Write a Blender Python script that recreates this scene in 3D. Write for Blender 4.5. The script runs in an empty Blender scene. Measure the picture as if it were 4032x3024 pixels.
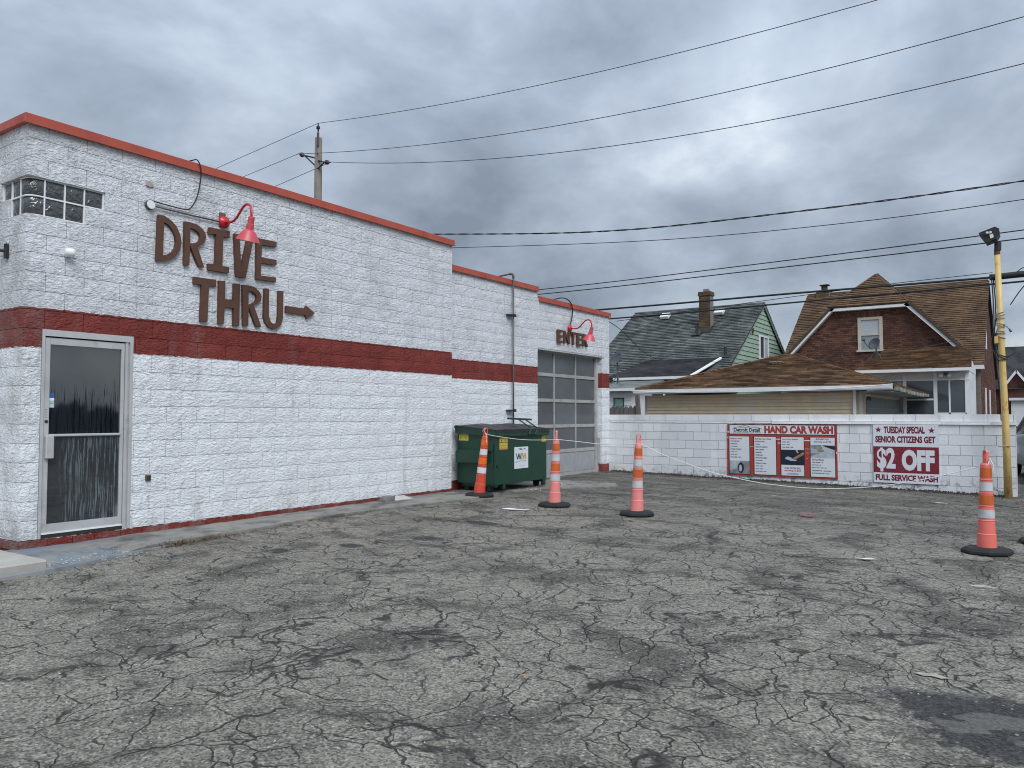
import bpy, bmesh, math, random
from mathutils import Vector, Matrix, noise as mnoise
from mathutils.geometry import tessellate_polygon
R = math.radians
rnd = random.Random(7)
S = bpy.context.scene
COL = S.collection

# ------------------------------------------------------------------ camera
cd = bpy.data.cameras.new('camera'); cam = bpy.data.objects.new('camera', cd); COL.objects.link(cam)
cd.sensor_width = 36; cd.lens = 27.22; cd.clip_end = 3000; cd.clip_start = .05
cam.location = (0, 0, 1.5); cam.rotation_euler = (R(92.359), 0, R(34.29))
S.camera = cam
CAM = Vector((0, 0, 1.5))

# ------------------------------------------------------------------ node helpers
def nd(nt, kind, ins=None, **props):
    n = nt.nodes.new('ShaderNode' + kind)
    for k, v in props.items(): setattr(n, k, v)
    for k, v in (ins or {}).items():
        s = n.inputs[k]
        if isinstance(v, bpy.types.NodeSocket): nt.links.new(v, s)
        else: s.default_value = v
    return n
def rgb(c): return (c[0], c[1], c[2], 1)
def ma(nt, op, a, b=0.0, c=0.0): return nd(nt, 'Math', {0: a, 1: b, 2: c}, operation=op).outputs[0]
def vm(nt, op, a, b=(0, 0, 0)): return nd(nt, 'VectorMath', {0: a, 1: b}, operation=op).outputs[0]
def mixc(nt, f, a, b, mode='MIX'):
    n = nt.nodes.new('ShaderNodeMix'); n.data_type = 'RGBA'; n.blend_type = mode
    for i, v in ((0, f), (6, a), (7, b)):
        if isinstance(v, bpy.types.NodeSocket): nt.links.new(v, n.inputs[i])
        else: n.inputs[i].default_value = v if i == 0 else rgb(v)
    return n.outputs[2]
def noi(nt, vec, scale, detail=3, rough=.55, dist=0.): return nd(nt, 'TexNoise', {'Vector': vec, 'Scale': scale, 'Detail': detail, 'Roughness': rough, 'Distortion': dist}).outputs[0]
def mr(nt, v, a, b, c=0., d=1.): return nd(nt, 'MapRange', {0: v, 1: a, 2: b, 3: c, 4: d}).outputs[0]
def pos(nt): return nd(nt, 'NewGeometry').outputs['Position']
def sep(nt, v): return nd(nt, 'SeparateXYZ', {0: v}).outputs
def comb(nt, x, y, z): return nd(nt, 'CombineXYZ', {0: x, 1: y, 2: z}).outputs[0]
def scl(nt, v, s): return vm(nt, 'MULTIPLY', v, s)
def newmat(name):
    m = bpy.data.materials.new(name); m.use_nodes = True; nt = m.node_tree; nt.nodes.clear()
    o = nt.nodes.new('ShaderNodeOutputMaterial'); b = nt.nodes.new('ShaderNodeBsdfPrincipled')
    nt.links.new(b.outputs[0], o.inputs[0]); return m, nt, b
def setin(nt, b, **kw):
    for k, v in kw.items():
        s = b.inputs[k.replace('_', ' ')]
        if isinstance(v, bpy.types.NodeSocket): nt.links.new(v, s)
        else: s.default_value = v
def bump(nt, h, strength, dist): return nd(nt, 'Bump', {'Height': h, 'Strength': strength, 'Distance': dist}).outputs[0]
def tintv(nt):
    a = nd(nt, 'Attribute', attribute_name='tint').outputs['Fac']; r = nd(nt, 'ObjectInfo').outputs['Random']
    return ma(nt, 'FRACT', ma(nt, 'ADD', a, r))
MATS = {}
def mat(name, col, rough=.6, metal=0., var=.12, vs=6., bmp=0., bs=60., grime=0., gcol=(.06, .05, .04), spec=.5):
    if name in MATS: return MATS[name]
    m, nt, b = newmat(name); P = pos(nt)
    n = noi(nt, P, vs, 5); c = mixc(nt, mr(nt, n, .3, .7), [v * (1 - var) for v in col], [min(1, v * (1 + var)) for v in col])
    if grime: c = mixc(nt, ma(nt, 'MULTIPLY', mr(nt, noi(nt, P, vs * .6, 7, .65), .5, .72), grime), c, gcol)
    setin(nt, b, Base_Color=c, Roughness=rough, Metallic=metal, Specular_IOR_Level=spec)
    if bmp: setin(nt, b, Normal=bump(nt, noi(nt, P, bs, 4), bmp, .01))
    MATS[name] = m; return m

# ------------------------------------------------------------------ world: overcast sky
w = bpy.data.worlds.new('World'); S.world = w; w.use_nodes = True; nt = w.node_tree; nt.nodes.clear()
SUN_EL, SUN_AZ = 46, 36       # degrees; azimuth measured from +X towards -Y
d = nd(nt, 'TexCoord').outputs['Generated']; dx, dy, dz = sep(nt, d)[:3]
az = ma(nt, 'ABSOLUTE', dz); zc = ma(nt, 'ADD', az, .46)
uv = comb(nt, ma(nt, 'DIVIDE', dx, zc), ma(nt, 'DIVIDE', dy, zc), 1.7)
warp = nd(nt, 'TexNoise', {'Vector': uv, 'Scale': .7, 'Detail': 3.}).outputs['Color']
uvw = vm(nt, 'ADD', uv, scl(nt, vm(nt, 'SUBTRACT', warp, (.5, .5, .5)), (.45, .45, .45)))
n1 = noi(nt, vm(nt, 'ADD', uvw, (19.59, 1.18, .39)), .85, 6, .52)
n2 = noi(nt, vm(nt, 'ADD', uvw, (28.14, 39.33, 2)), 3.3, 7, .55, .0)
cl = ma(nt, 'ADD', ma(nt, 'MULTIPLY', n1, .58), ma(nt, 'MULTIPLY', n2, .42))
ramp = nd(nt, 'ValToRGB', {0: cl}); cr = ramp.color_ramp
cr.elements[0].position = .385; cr.elements[0].color = (.195, .235, .30, 1)
cr.elements[1].position = .635; cr.elements[1].color = (.76, .81, .855, 1)
e = cr.elements.new(.47); e.color = (.305, .362, .445, 1); e = cr.elements.new(.545); e.color = (.435, .505, .595, 1)
lum = ma(nt, 'ADD', .49, ma(nt, 'MULTIPLY', az, .98))          # overcast sky: brighter overhead
cloud = mixc(nt, 1., ramp.outputs[0], nd(nt, 'CombineColor', {0: lum, 1: lum, 2: lum}).outputs[0], 'MULTIPLY')
sky = nd(nt, 'TexSky', sky_type='NISHITA', sun_disc=False, sun_elevation=R(SUN_EL), sun_rotation=R(90 + SUN_AZ))
bg1 = nd(nt, 'Background', {0: sky.outputs[0], 1: .08}); bg2 = nd(nt, 'Background', {0: cloud, 1: 1.0})
cover = mr(nt, cl, .60, .72, .96, .80)
mx = nd(nt, 'MixShader', {0: cover, 1: bg1.outputs[0], 2: bg2.outputs[0]})
nt.links.new(mx.outputs[0], nt.nodes.new('ShaderNodeOutputWorld').inputs[0])
sd = bpy.data.lights.new('sun', 'SUN'); sun = bpy.data.objects.new('sun', sd); COL.objects.link(sun)
sd.energy = 1.5; sd.angle = R(34); sd.color = (.965, .985, 1)
sv = Vector((math.cos(R(SUN_EL)) * math.cos(R(SUN_AZ)), -math.cos(R(SUN_EL)) * math.sin(R(SUN_AZ)), math.sin(R(SUN_EL))))
sun.rotation_euler = sv.to_track_quat('Z', 'Y').to_euler()
vs_ = S.view_settings; vs_.view_transform = 'Standard'; vs_.look = 'None'; vs_.exposure = 0.73; vs_.gamma = 1; vs_.use_curve_mapping = False
S.cycles.use_denoising = True; S.cycles.denoising_prefilter = "ACCURATE"; S.cycles.filter_width = 1.05; S.cycles.max_bounces = 4; S.cycles.transparent_max_bounces = 8
S.cycles.sample_clamp_indirect = 5

# ------------------------------------------------------------------ object helpers
OFF = {}
def tag(o, label=None, cat=None, group=None, kind=None):
    for k, v in (('label', label), ('category', cat), ('group', group), ('kind', kind)):
        if v: o[k] = v
    return o
def thing(name, loc, label, cat, group=None):
    o = bpy.data.objects.new(name, None); COL.objects.link(o); o.location = loc; o.empty_display_size = .1
    OFF[o] = Vector(loc); return tag(o, label, cat, group)
def off(p): return OFF[p] if p else Vector((0, 0, 0))
def obj(name, vf, m, parent=None, smooth=False, tint=None, label=None):
    V, F = vf; o_ = off(parent); me = bpy.data.meshes.new(name)
    me.from_pydata([(v[0] - o_[0], v[1] - o_[1], v[2] - o_[2]) for v in V], [], F); me.materials.append(m)
    if tint is not None:
        a = me.attributes.new('tint', 'FLOAT', 'FACE'); a.data.foreach_set('value', tint)
    if smooth: me.polygons.foreach_set('use_smooth', [True] * len(me.polygons))
    me.update(); ob = bpy.data.objects.new(name, me); COL.objects.link(ob); ob.parent = parent
    OFF[ob] = o_.copy()
    if label: ob['label'] = label
    return ob
def single(name, vf, m, label, cat, group=None, smooth=False, kind=None):
    """a thing that is one mesh; its origin goes to its base"""
    V, F = vf; xs = [v[0] for v in V]; ys = [v[1] for v in V]; zs = [v[2] for v in V]
    c = Vector(((min(xs) + max(xs)) / 2, (min(ys) + max(ys)) / 2, min(zs)))
    o = obj(name, ([(v[0] - c[0], v[1] - c[1], v[2] - c[2]) for v in V], F), m, None, smooth); o.location = c; OFF[o] = c
    return tag(o, label, cat, group, kind)
def join(*vfs):
    V, F = [], []
    for v, f in vfs:
        n = len(V); V += list(v); F += [[i + n for i in q] for q in f]
    return V, F
def box(x0, x1, y0, y1, z0, z1, b=0.):
    if b <= 0:
        V = [(x, y, z) for z in (z0, z1) for y in (y0, y1) for x in (x0, x1)]
        return V, [[0, 2, 3, 1], [4, 5, 7, 6], [0, 1, 5, 4], [2, 6, 7, 3], [0, 4, 6, 2], [1, 3, 7, 5]]
    bm = bmesh.new(); bmesh.ops.create_cube(bm, size=1)
    for v in bm.verts: v.co = ((x0 + x1) / 2 + v.co.x * (x1 - x0), (y0 + y1) / 2 + v.co.y * (y1 - y0), (z0 + z1) / 2 + v.co.z * (z1 - z0))
    bmesh.ops.bevel(bm, geom=bm.edges[:], offset=b, segments=1, affect='EDGES', profile=.5)
    bm.verts.index_update(); r = ([tuple(v.co) for v in bm.verts], [[v.index for v in f.verts] for f in bm.faces]); bm.free(); return r
def rot_z(vf, a, c=(0, 0)):
    ca, sa = math.cos(a), math.sin(a)
    return [(c[0] + (x - c[0]) * ca - (y - c[1]) * sa, c[1] + (x - c[0]) * sa + (y - c[1]) * ca, z) for x, y, z in vf[0]], vf[1]
def move(vf, d): return [(x + d[0], y + d[1], z + d[2]) for x, y, z in vf[0]], vf[1]
def xf(vf, M): return [tuple(M @ Vector(v)) for v in vf[0]], vf[1]
def tube(pts, r, n=8, cap=True):
    P = [Vector(p) for p in pts]; rr = r if isinstance(r, (list, tuple)) else [r] * len(P); V, F = [], []
    t0 = (P[1] - P[0]).normalized(); a = t0.orthogonal().normalized()
    for i, p in enumerate(P):
        t = ((P[min(i + 1, len(P) - 1)] - P[max(i - 1, 0)])).normalized()
        a = (a - t * a.dot(t)); a = a.normalized() if a.length > 1e-6 else t.orthogonal().normalized(); b = t.cross(a)
        for k in range(n):
            th = 2 * math.pi * k / n; V.append(tuple(p + (a * math.cos(th) + b * math.sin(th)) * rr[i]))
    for i in range(len(P) - 1):
        for k in range(n):
            F.append([i * n + k, i * n + (k + 1) % n, (i + 1) * n + (k + 1) % n, (i + 1) * n + k])
    if cap: F.append(list(range(n))[::-1]); F.append([(len(P) - 1) * n + k for k in range(n)])
    return V, F
def lathe(prof, n=20, c=(0, 0, 0)):
    V, F = [], []
    for r, z in prof:
        for k in range(n):
            th = 2 * math.pi * k / n; V.append((c[0] + r * math.cos(th), c[1] + r * math.sin(th), c[2] + z))
    for i in range(len(prof) - 1):
        for k in range(n): F.append([i * n + k, i * n + (k + 1) % n, (i + 1) * n + (k + 1) % n, (i + 1) * n + k])
    return V, F
def lathe_s(prof, n=20, c=(0, 0, 0)):
    """like lathe, with a crease at every ring"""
    return join(*[lathe([a, b], n, c) for a, b in zip(prof, prof[1:])])
def disc(prof_r, n=20): return [(prof_r * math.cos(2 * math.pi * k / n), prof_r * math.sin(2 * math.pi * k / n)) for k in range(n)]
def prism(poly, hole, fn, d0, d1):
    """extrude a 2D polygon (with one optional hole); fn(u, v, depth) gives the point"""
    loops = [[Vector((u, v, 0)) for u, v in poly]] + ([[Vector((u, v, 0)) for u, v in hole]] if hole else [])
    tri = tessellate_polygon(loops); flat = [p for l in loops for p in l]; n = len(flat)
    ar = lambda t: (flat[t[1]] - flat[t[0]]).cross(flat[t[2]] - flat[t[0]]).z
    V = [fn(p.x, p.y, d0) for p in flat] + [fn(p.x, p.y, d1) for p in flat]
    F = []
    for t in tri:
        t = list(t) if ar(t) > 0 else list(t)[::-1]
        F.append([i + n for i in t]); F.append(t[::-1])
    s = 0
    for l in loops:
        k = len(l)
        for i in range(k): F.append([s + i, s + (i + 1) % k, n + s + (i + 1) % k, n + s + i])
        s += k
    return V, F
def fX(x0): return lambda u, v, d: (x0 + d, u, v)          # faces +X: u -> Y
def fY(y0): return lambda u, v, d: (u, y0 - d, v)          # faces -Y: u -> X
def rect2(u0, v0, u1, v1): return [(u0, v0), (u1, v0), (u1, v1), (u0, v1)]
def text(s, u0, u1, v0, v1, fn, d, bold=.0, depth=.002):
    """lettering fitted to the rectangle u0..u1, v0..v1"""
    c = bpy.data.curves.new('t', 'FONT'); c.body = s; c.offset = bold; c.extrude = .01; c.resolution_u = 3
    o = bpy.data.objects.new('t', c); me = bpy.data.meshes.new_from_object(o)
    co = [v.co.copy() for v in me.vertices]; F = [list(p.vertices) for p in me.polygons]
    bpy.data.objects.remove(o); bpy.data.curves.remove(c); bpy.data.meshes.remove(me)
    xs = [v.x for v in co]; ys = [v.y for v in co]; a, b, e, f = min(xs), max(xs), min(ys), max(ys)
    if u1 is None: u1 = u0 + (b - a) / (f - e) * (v1 - v0)
    return [fn(u0 + (v.x - a) / (b - a) * (u1 - u0), v0 + (v.y - e) / (f - e) * (v1 - v0), d + (depth if v.z > 0 else -.001)) for v in co], F

# ------------------------------------------------------------------ pieces laid on a plane
def prof_box(c, d, r):
    k = .004; b = [(u, v, -.03) for u, v in c]; f = [(u, v, d + r.uniform(-.15, .15) * d) for u, v in c]
    return b + f, [[4, 5, 6, 7], [0, 1, 5, 4], [1, 2, 6, 5], [2, 3, 7, 6], [3, 0, 4, 7]]
def prof_wedge(c, d, r):
    j = r.uniform(.8, 1.25); b = [(u, v, -.02) for u, v in c]; f = [(u, v, (d * j if i < 2 else d * .12)) for i, (u, v) in enumerate(c)]
    return b + f, [[4, 5, 6, 7], [0, 1, 5, 4], [1, 2, 6, 5], [2, 3, 7, 6], [3, 0, 4, 7]]
def prof_split(c, d, r, nu=5, nv=3):
    V, F = [], []
    for j in range(nv):
        for i in range(nu):
            a, b = i / (nu - 1), j / (nv - 1)
            u = (c[0][0] * (1 - a) + c[1][0] * a) * (1 - b) + (c[3][0] * (1 - a) + c[2][0] * a) * b
            v = (c[0][1] * (1 - a) + c[1][1] * a) * (1 - b) + (c[3][1] * (1 - a) + c[2][1] * a) * b
            edge = i in (0, nu - 1) or j in (0, nv - 1)
            V.append((u, v, r.uniform(0, d * .35) if edge else r.uniform(d * .3, d * 1.2)))
    for j in range(nv - 1):
        for i in range(nu - 1): F.append([j * nu + i, j * nu + i + 1, (j + 1) * nu + i + 1, (j + 1) * nu + i])
    ring = [i for i in range(nu)] + [j * nu + nu - 1 for j in range(1, nv)] + [(nv - 1) * nu + i for i in range(nu - 2, -1, -1)] + [j * nu for j in range(nv - 2, 0, -1)]
    n = len(V); V += [(V[i][0], V[i][1], -.03) for i in ring]
    for k in range(len(ring)): F.append([n + k, n + (k + 1) % len(ring), ring[(k + 1) % len(ring)], ring[k]])
    return V, F
def tiles(O, U, V, poly, pw, ph, gap, prof, d, holes=(), bond=.5, v0=None, u0=None, jit=0., seed=1, cutmin=.3):
    """pieces (corner lists) laid in courses over the convex polygon poly in the plane O,U,V"""
    O, U, V = Vector(O), Vector(U).normalized(), Vector(V).normalized(); N = U.cross(V); r = random.Random(seed); out = []
    vs = [p[1] for p in poly]; v = min(vs) if v0 is None else v0; row = 0
    def scan(q):
        q = min(max(q, min(vs) + 1e-5), max(vs) - 1e-5); x = []
        for a, b in zip(poly, poly[1:] + poly[:1]):
            if (a[1] - q) * (b[1] - q) <= 0 and a[1] != b[1]: x.append(a[0] + (b[0] - a[0]) * (q - a[1]) / (b[1] - a[1]))
        return (min(x), max(x)) if x else (0, 0)
    ub = min(p[0] for p in poly) if u0 is None else u0
    while v < max(vs) - .01:
        a, b = v + gap / 2, min(v + ph, max(vs)) - gap / 2
        if b - a < .012: break
        L0, R0 = scan(a); L1, R1 = scan(b); s = ub - pw * ((bond * row) % 1) - pw; Rm = max(R0, R1)
        while s < Rm:
            t = s + pw * (1 + r.uniform(-jit, jit)); segs = [(max(s, min(L0, L1)), min(t, Rm))]
            for h in holes:
                if min(b, h[3]) - max(a, h[1]) > cutmin * (b - a):
                    ns = []
                    for p, q in segs:
                        if h[2] <= p or h[0] >= q: ns.append((p, q))
                        else:
                            if h[0] > p: ns.append((p, h[0]))
                            if h[2] < q: ns.append((h[2], q))
                    segs = ns
            for p, q in segs:
                if q - p < .02: continue
                p2, q2 = p + gap / 2, q - gap / 2; cl_ = lambda x, lo, hi: min(max(x, lo), hi)
                c = [(cl_(p2, L0, R0), a), (cl_(q2, L0, R0), a), (cl_(q2, L1, R1), b), (cl_(p2, L1, R1), b)]
                if c[1][0] - c[0][0] < .012 and c[2][0] - c[3][0] < .012: continue
                m = (sum(x[0] for x in c) / 4, sum(x[1] for x in c) / 4)
                out.append(dict(c=[(x[0] - m[0], x[1] - m[1]) for x in c], w=O + U * m[0] + V * m[1], U=U, V=V, N=N, prof=prof, d=d, s=r.randrange(10 ** 6)))
            s = t
        v += ph; row += 1
    return out
CACHE = {}
def lay(parent, name, pieces, m, limit=300, variants=5, stuff=None, smooth=False):
    """the nearest `limit` pieces as objects of their own, the rest joined into one part"""
    P = sorted(pieces, key=lambda q: (q['w'] - CAM).length); o_ = off(parent)
    for q in P[:limit]:
        key = (name, m.name, q['prof'].__name__, q['d'], tuple(round(x, 3) for c in q['c'] for x in c), q['s'] % variants)
        me = CACHE.get(key)
        if me is None:
            V, F = q['prof'](q['c'], q['d'], random.Random(q['s'])); me = bpy.data.meshes.new(name); me.from_pydata(V, [], F); me.materials.append(m)
            if smooth: me.polygons.foreach_set('use_smooth', [True] * len(me.polygons))
            me.update(); CACHE[key] = me
        ob = bpy.data.objects.new(name, me); COL.objects.link(ob); ob.parent = parent
        M = Matrix((q['U'], q['V'], q['N'])).transposed().to_4x4(); M.translation = q['w'] - o_; ob.matrix_basis = M
    if P[limit:]:
        V, F, T = [], [], []
        for q in P[limit:]:
            v, f = q['prof'](q['c'], q['d'], random.Random(q['s'])); n = len(V)
            V += [q['w'] + q['U'] * a + q['V'] * b + q['N'] * c for a, b, c in v]; F += [[i + n for i in g_] for g_ in f]; T += [(q['s'] % 997) / 997] * len(f)
        ob = obj(stuff or name, (V, F), m, parent, smooth, T); ob['kind'] = 'stuff'
def smoothstep(a, b, x):
    t = min(max((x - a) / (b - a), 0), 1); return t * t * (3 - 2 * t)
def g(x, y):
    """height of the asphalt"""
    c = min(max((y - 4) / 6, 0), 1); return -0.02 + min(max(0, -x), 9) * (0.010 + 0.008 * c)

# ------------------------------------------------------------------ special materials
def asphalt(name, light, dark, patch=False):
    m, nt, b = newmat(name); P = pos(nt); x, y, z = sep(nt, P)[:3]; Pf = comb(nt, x, y, 0.)
    wc = nd(nt, 'TexNoise', {'Vector': Pf, 'Scale': 1.3, 'Detail': 4.}).outputs['Color']
    wf = nd(nt, 'TexNoise', {'Vector': Pf, 'Scale': 9., 'Detail': 4.}).outputs['Color']
    Pw = vm(nt, 'ADD', Pf, vm(nt, 'ADD', scl(nt, vm(nt, 'SUBTRACT', wc, (.5, .5, .5)), (.75, .75, 0)), scl(nt, vm(nt, 'SUBTRACT', wf, (.5, .5, .5)), (.07, .07, 0))))
    def crack(scale, wd, o=(0, 0, 0)):
        v = nd(nt, 'TexVoronoi', {'Vector': vm(nt, 'ADD', Pw, o), 'Scale': scale}, feature='DISTANCE_TO_EDGE', voronoi_dimensions='2D').outputs[0]
        return mr(nt, v, wd * scale * .25, wd * scale, 1., 0.)
    big = noi(nt, Pf, .55, 3); med = noi(nt, vm(nt, 'ADD', Pf, (3, 8, 0)), 1.7, 6, .6); wid = noi(nt, Pf, 2.6, 3)
    far = mr(nt, y, 4., 9.)
    iso = lambda sc, o, wd: mr(nt, ma(nt, 'ABSOLUTE', ma(nt, 'SUBTRACT', noi(nt, vm(nt, 'ADD', Pw, o), sc, 5, .5), .5)), wd * .3, wd, 1., 0.)
    c1 = ma(nt, 'MULTIPLY', ma(nt, 'MAXIMUM', iso(.30, (2, 5, 0), .0034), iso(.42, (11, 3, 0), .0034)), mr(nt, wid, .36, .50))
    c1 = ma(nt, 'MAXIMUM', c1, ma(nt, 'MULTIPLY', crack(.62, .010), mr(nt, wid, .50, .58)))
    c2 = ma(nt, 'MULTIPLY', crack(1.9, .0075, (5, 2, 0)), mr(nt, ma(nt, 'ADD', big, ma(nt, 'MULTIPLY', far, .12)), .41, .53))
    c3 = ma(nt, 'MULTIPLY', crack(4.6, .0058, (1, 7, 0)), mr(nt, ma(nt, 'ADD', med, ma(nt, 'MULTIPLY', far, .10)), .45, .55))
    ck = ma(nt, 'MAXIMUM', c1, ma(nt, 'MAXIMUM', c2, c3))
    if patch: light = light; ck = ma(nt, 'MULTIPLY', c3, .3)
    # dark raveled ground beside the cracks and in blotches
    near = mr(nt, nd(nt, 'TexVoronoi', {'Vector': Pw, 'Scale': .62}, feature='DISTANCE_TO_EDGE', voronoi_dimensions='2D').outputs[0], .0, .10, 1., 0.)
    blot = mr(nt, ma(nt, 'ADD', noi(nt, vm(nt, 'ADD', Pf, (9, 1, 0)), 1.35, 8, .66), ma(nt, 'MULTIPLY', near, .10)), .505, .63)
    back = ma(nt, 'MULTIPLY', mr(nt, y, 10., 12.5), mr(nt, noi(nt, scl(nt, Pf, (.6, 1.5, 1)), 1.2, 7, .68), .36, .56))
    wall = ma(nt, 'MULTIPLY', mr(nt, y, 16.2, 17.1), mr(nt, med, .3, .5))
    st = ma(nt, 'MAXIMUM', blot, ma(nt, 'MAXIMUM', back, wall))
    if patch: st = 0.
    tone = mixc(nt, mr(nt, noi(nt, Pf, .8, 4), .35, .65), light, [v * .78 for v in light])
    base = mixc(nt, ma(nt, 'MULTIPLY', st, .70), tone, dark)
    if patch: base = mixc(nt, mr(nt, noi(nt, vm(nt, 'ADD', Pf, (2.2, .4, 0)), 2.0, 5, .55), .58, .64), base, (.09, .088, .082))
    if patch:
        eg = nd(nt, 'Attribute', attribute_name='edge').outputs['Fac']; em = mr(nt, ma(nt, 'ADD', eg, ma(nt, 'MULTIPLY', ma(nt, 'SUBTRACT', noi(nt, Pf, 11., 6, .65), .5), 1.5)), .18, .42); base = mixc(nt, em, (.17, .157, .138), base)
    # exposed aggregate
    va = nd(nt, 'TexVoronoi', {'Vector': Pf, 'Scale': 85.}, voronoi_dimensions='2D'); ac = sep(nt, va.outputs['Color'])[0]
    vb = nd(nt, 'TexVoronoi', {'Vector': Pf, 'Scale': 34., 'Randomness': 1.}, voronoi_dimensions='2D'); bc = sep(nt, vb.outputs['Color'])[1]
    base = mixc(nt, 1., base, mixc(nt, ac, (.42, .42, .43), (1.56, 1.55, 1.52)), 'MULTIPLY')
    base = mixc(nt, 1., base, mixc(nt, noi(nt, Pf, 16., 4, .7), (.5, .5, .5), (1.5, 1.5, 1.48)), 'MULTIPLY')
    chip = ma(nt, 'MULTIPLY', mr(nt, bc, .93, .96), mr(nt, vb.outputs[0], .22, .30, 1., 0.))
    base = mixc(nt, ma(nt, 'MULTIPLY', chip, .75), base, (.42, .41, .38))
    base = mixc(nt, ma(nt, 'MULTIPLY', ck, .85), base, (.016, .015, .014))
    h = ma(nt, 'ADD', ma(nt, 'MULTIPLY', ac, .003), ma(nt, 'MULTIPLY', ck, -.012))
    h = ma(nt, 'ADD', h, ma(nt, 'MULTIPLY', noi(nt, Pf, 45., 4, .7), .006))
    h = ma(nt, 'ADD', h, ma(nt, 'MULTIPLY', blot, -.004))
    setin(nt, b, Base_Color=base, Roughness=.88, Specular_IOR_Level=.3, Normal=nd(nt, 'Bump', {'Height': h, 'Strength': 1., 'Distance': 1.}).outputs[0])
    MATS[name] = m; return m
ASPH = asphalt('old_asphalt', (.232, .215, .187), (.058, .052, .046))
PATCH = asphalt('dark_asphalt', (.056, .055, .054), (.036, .036, .037), True)

def split_paint(name, zb0, zb1, zbase, up, low, red):
    m, nt, b = newmat(name); P = pos(nt); x, y, z = sep(nt, P)[:3]
    wob = ma(nt, 'MULTIPLY', ma(nt, 'SUBTRACT', noi(nt, P, 14., 3), .5), .035); zz = ma(nt, 'ADD', z, wob)
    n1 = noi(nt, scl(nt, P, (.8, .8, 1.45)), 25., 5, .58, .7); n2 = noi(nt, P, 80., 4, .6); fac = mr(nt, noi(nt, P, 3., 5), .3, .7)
    gr = mr(nt, noi(nt, P, 1.6, 6, .65), .48, .75)
    cu = mixc(nt, fac, up, [v * .88 for v in up]); cu = mixc(nt, ma(nt, 'MULTIPLY', gr, .35), cu, (.30, .29, .29))
    clo_pit_shade = mr(nt, n1, .32, .52, .80, 1.)  # shade of the block hollows, painted into the lower colour from the bump noise
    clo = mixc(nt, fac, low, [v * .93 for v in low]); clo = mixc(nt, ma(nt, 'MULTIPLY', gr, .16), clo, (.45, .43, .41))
    clo = mixc(nt, 1., clo, nd(nt, 'CombineColor', {0: clo_pit_shade, 1: clo_pit_shade, 2: clo_pit_shade}).outputs[0], 'MULTIPLY')
    cr_ = mixc(nt, fac, red, [red[0] * .68, red[1] * .6, red[2] * .6])
    pit_shade = mr(nt, n1, .34, .56, .74, 1.); cu = mixc(nt, 1., cu, nd(nt, 'CombineColor', {0: pit_shade, 1: pit_shade, 2: pit_shade}).outputs[0], 'MULTIPLY')  # hollow shade painted into the upper colour too
    c = mixc(nt, ma(nt, 'GREATER_THAN', zz, (zb0 + zb1) / 2), clo, cu)
    isred = ma(nt, 'MAXIMUM', ma(nt, 'LESS_THAN', zz, zbase), ma(nt, 'MULTIPLY', ma(nt, 'GREATER_THAN', zz, zb0), ma(nt, 'LESS_THAN', zz, zb1)))
    # flaked paint in the red: old white shows
    fl = ma(nt, 'MULTIPLY', mr(nt, noi(nt, P, 7., 8, .72), .66, .69), mr(nt, noi(nt, P, .9, 2), .5, .6))
    cr_ = mixc(nt, ma(nt, 'MULTIPLY', fl, .7), cr_, (.42, .36, .35))
    c = mixc(nt, isred, c, cr_)
    run = ma(nt, 'MULTIPLY', mr(nt, noi(nt, scl(nt, P, (5., 5., .28)), 1., 5, .6), .56, .72), mr(nt, noi(nt, P, .7, 3), .42, .60)); c = mixc(nt, ma(nt, 'MULTIPLY', run, .32), c, (.20, .18, .165))
    corner = ma(nt, 'MULTIPLY', mr(nt, y, 4.15, 3.7), mr(nt, noi(nt, vm(nt, 'ADD', P, (3, 0, 5)), 2.4, 6, .65), .42, .62)); c = mixc(nt, ma(nt, 'MULTIPLY', corner, .5), c, (.25, .225, .205))
    foot = ma(nt, 'MULTIPLY', mr(nt, z, .9, .2), mr(nt, noi(nt, scl(nt, P, (2, 2, .7)), 1.6, 6, .68), .5, .66)); c = mixc(nt, ma(nt, 'MULTIPLY', foot, .4), c, (.30, .275, .25))
    fl2 = ma(nt, 'MULTIPLY', mr(nt, noi(nt, vm(nt, 'ADD', P, (4, 1, 2)), 9., 7, .75), .72, .74), .6)
    c = mixc(nt, fl2, c, (.13, .12, .11))
    h = ma(nt, 'ADD', ma(nt, 'MULTIPLY', n1, .044), ma(nt, 'MULTIPLY', n2, .006))
    setin(nt, b, Base_Color=c, Roughness=.62, Specular_IOR_Level=.35, Normal=nd(nt, 'Bump', {'Height': h, 'Strength': .8, 'Distance': 1.}).outputs[0])
    MATS[name] = m; return m
UPW, LOW, RED = (.80, .82, .855), (.86, .88, .905), (.238, .040, .030)
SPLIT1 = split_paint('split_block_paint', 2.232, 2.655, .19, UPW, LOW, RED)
SPLIT2 = split_paint('split_block_paint_rear', 2.19, 2.55, .32, UPW, LOW, RED)

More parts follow.
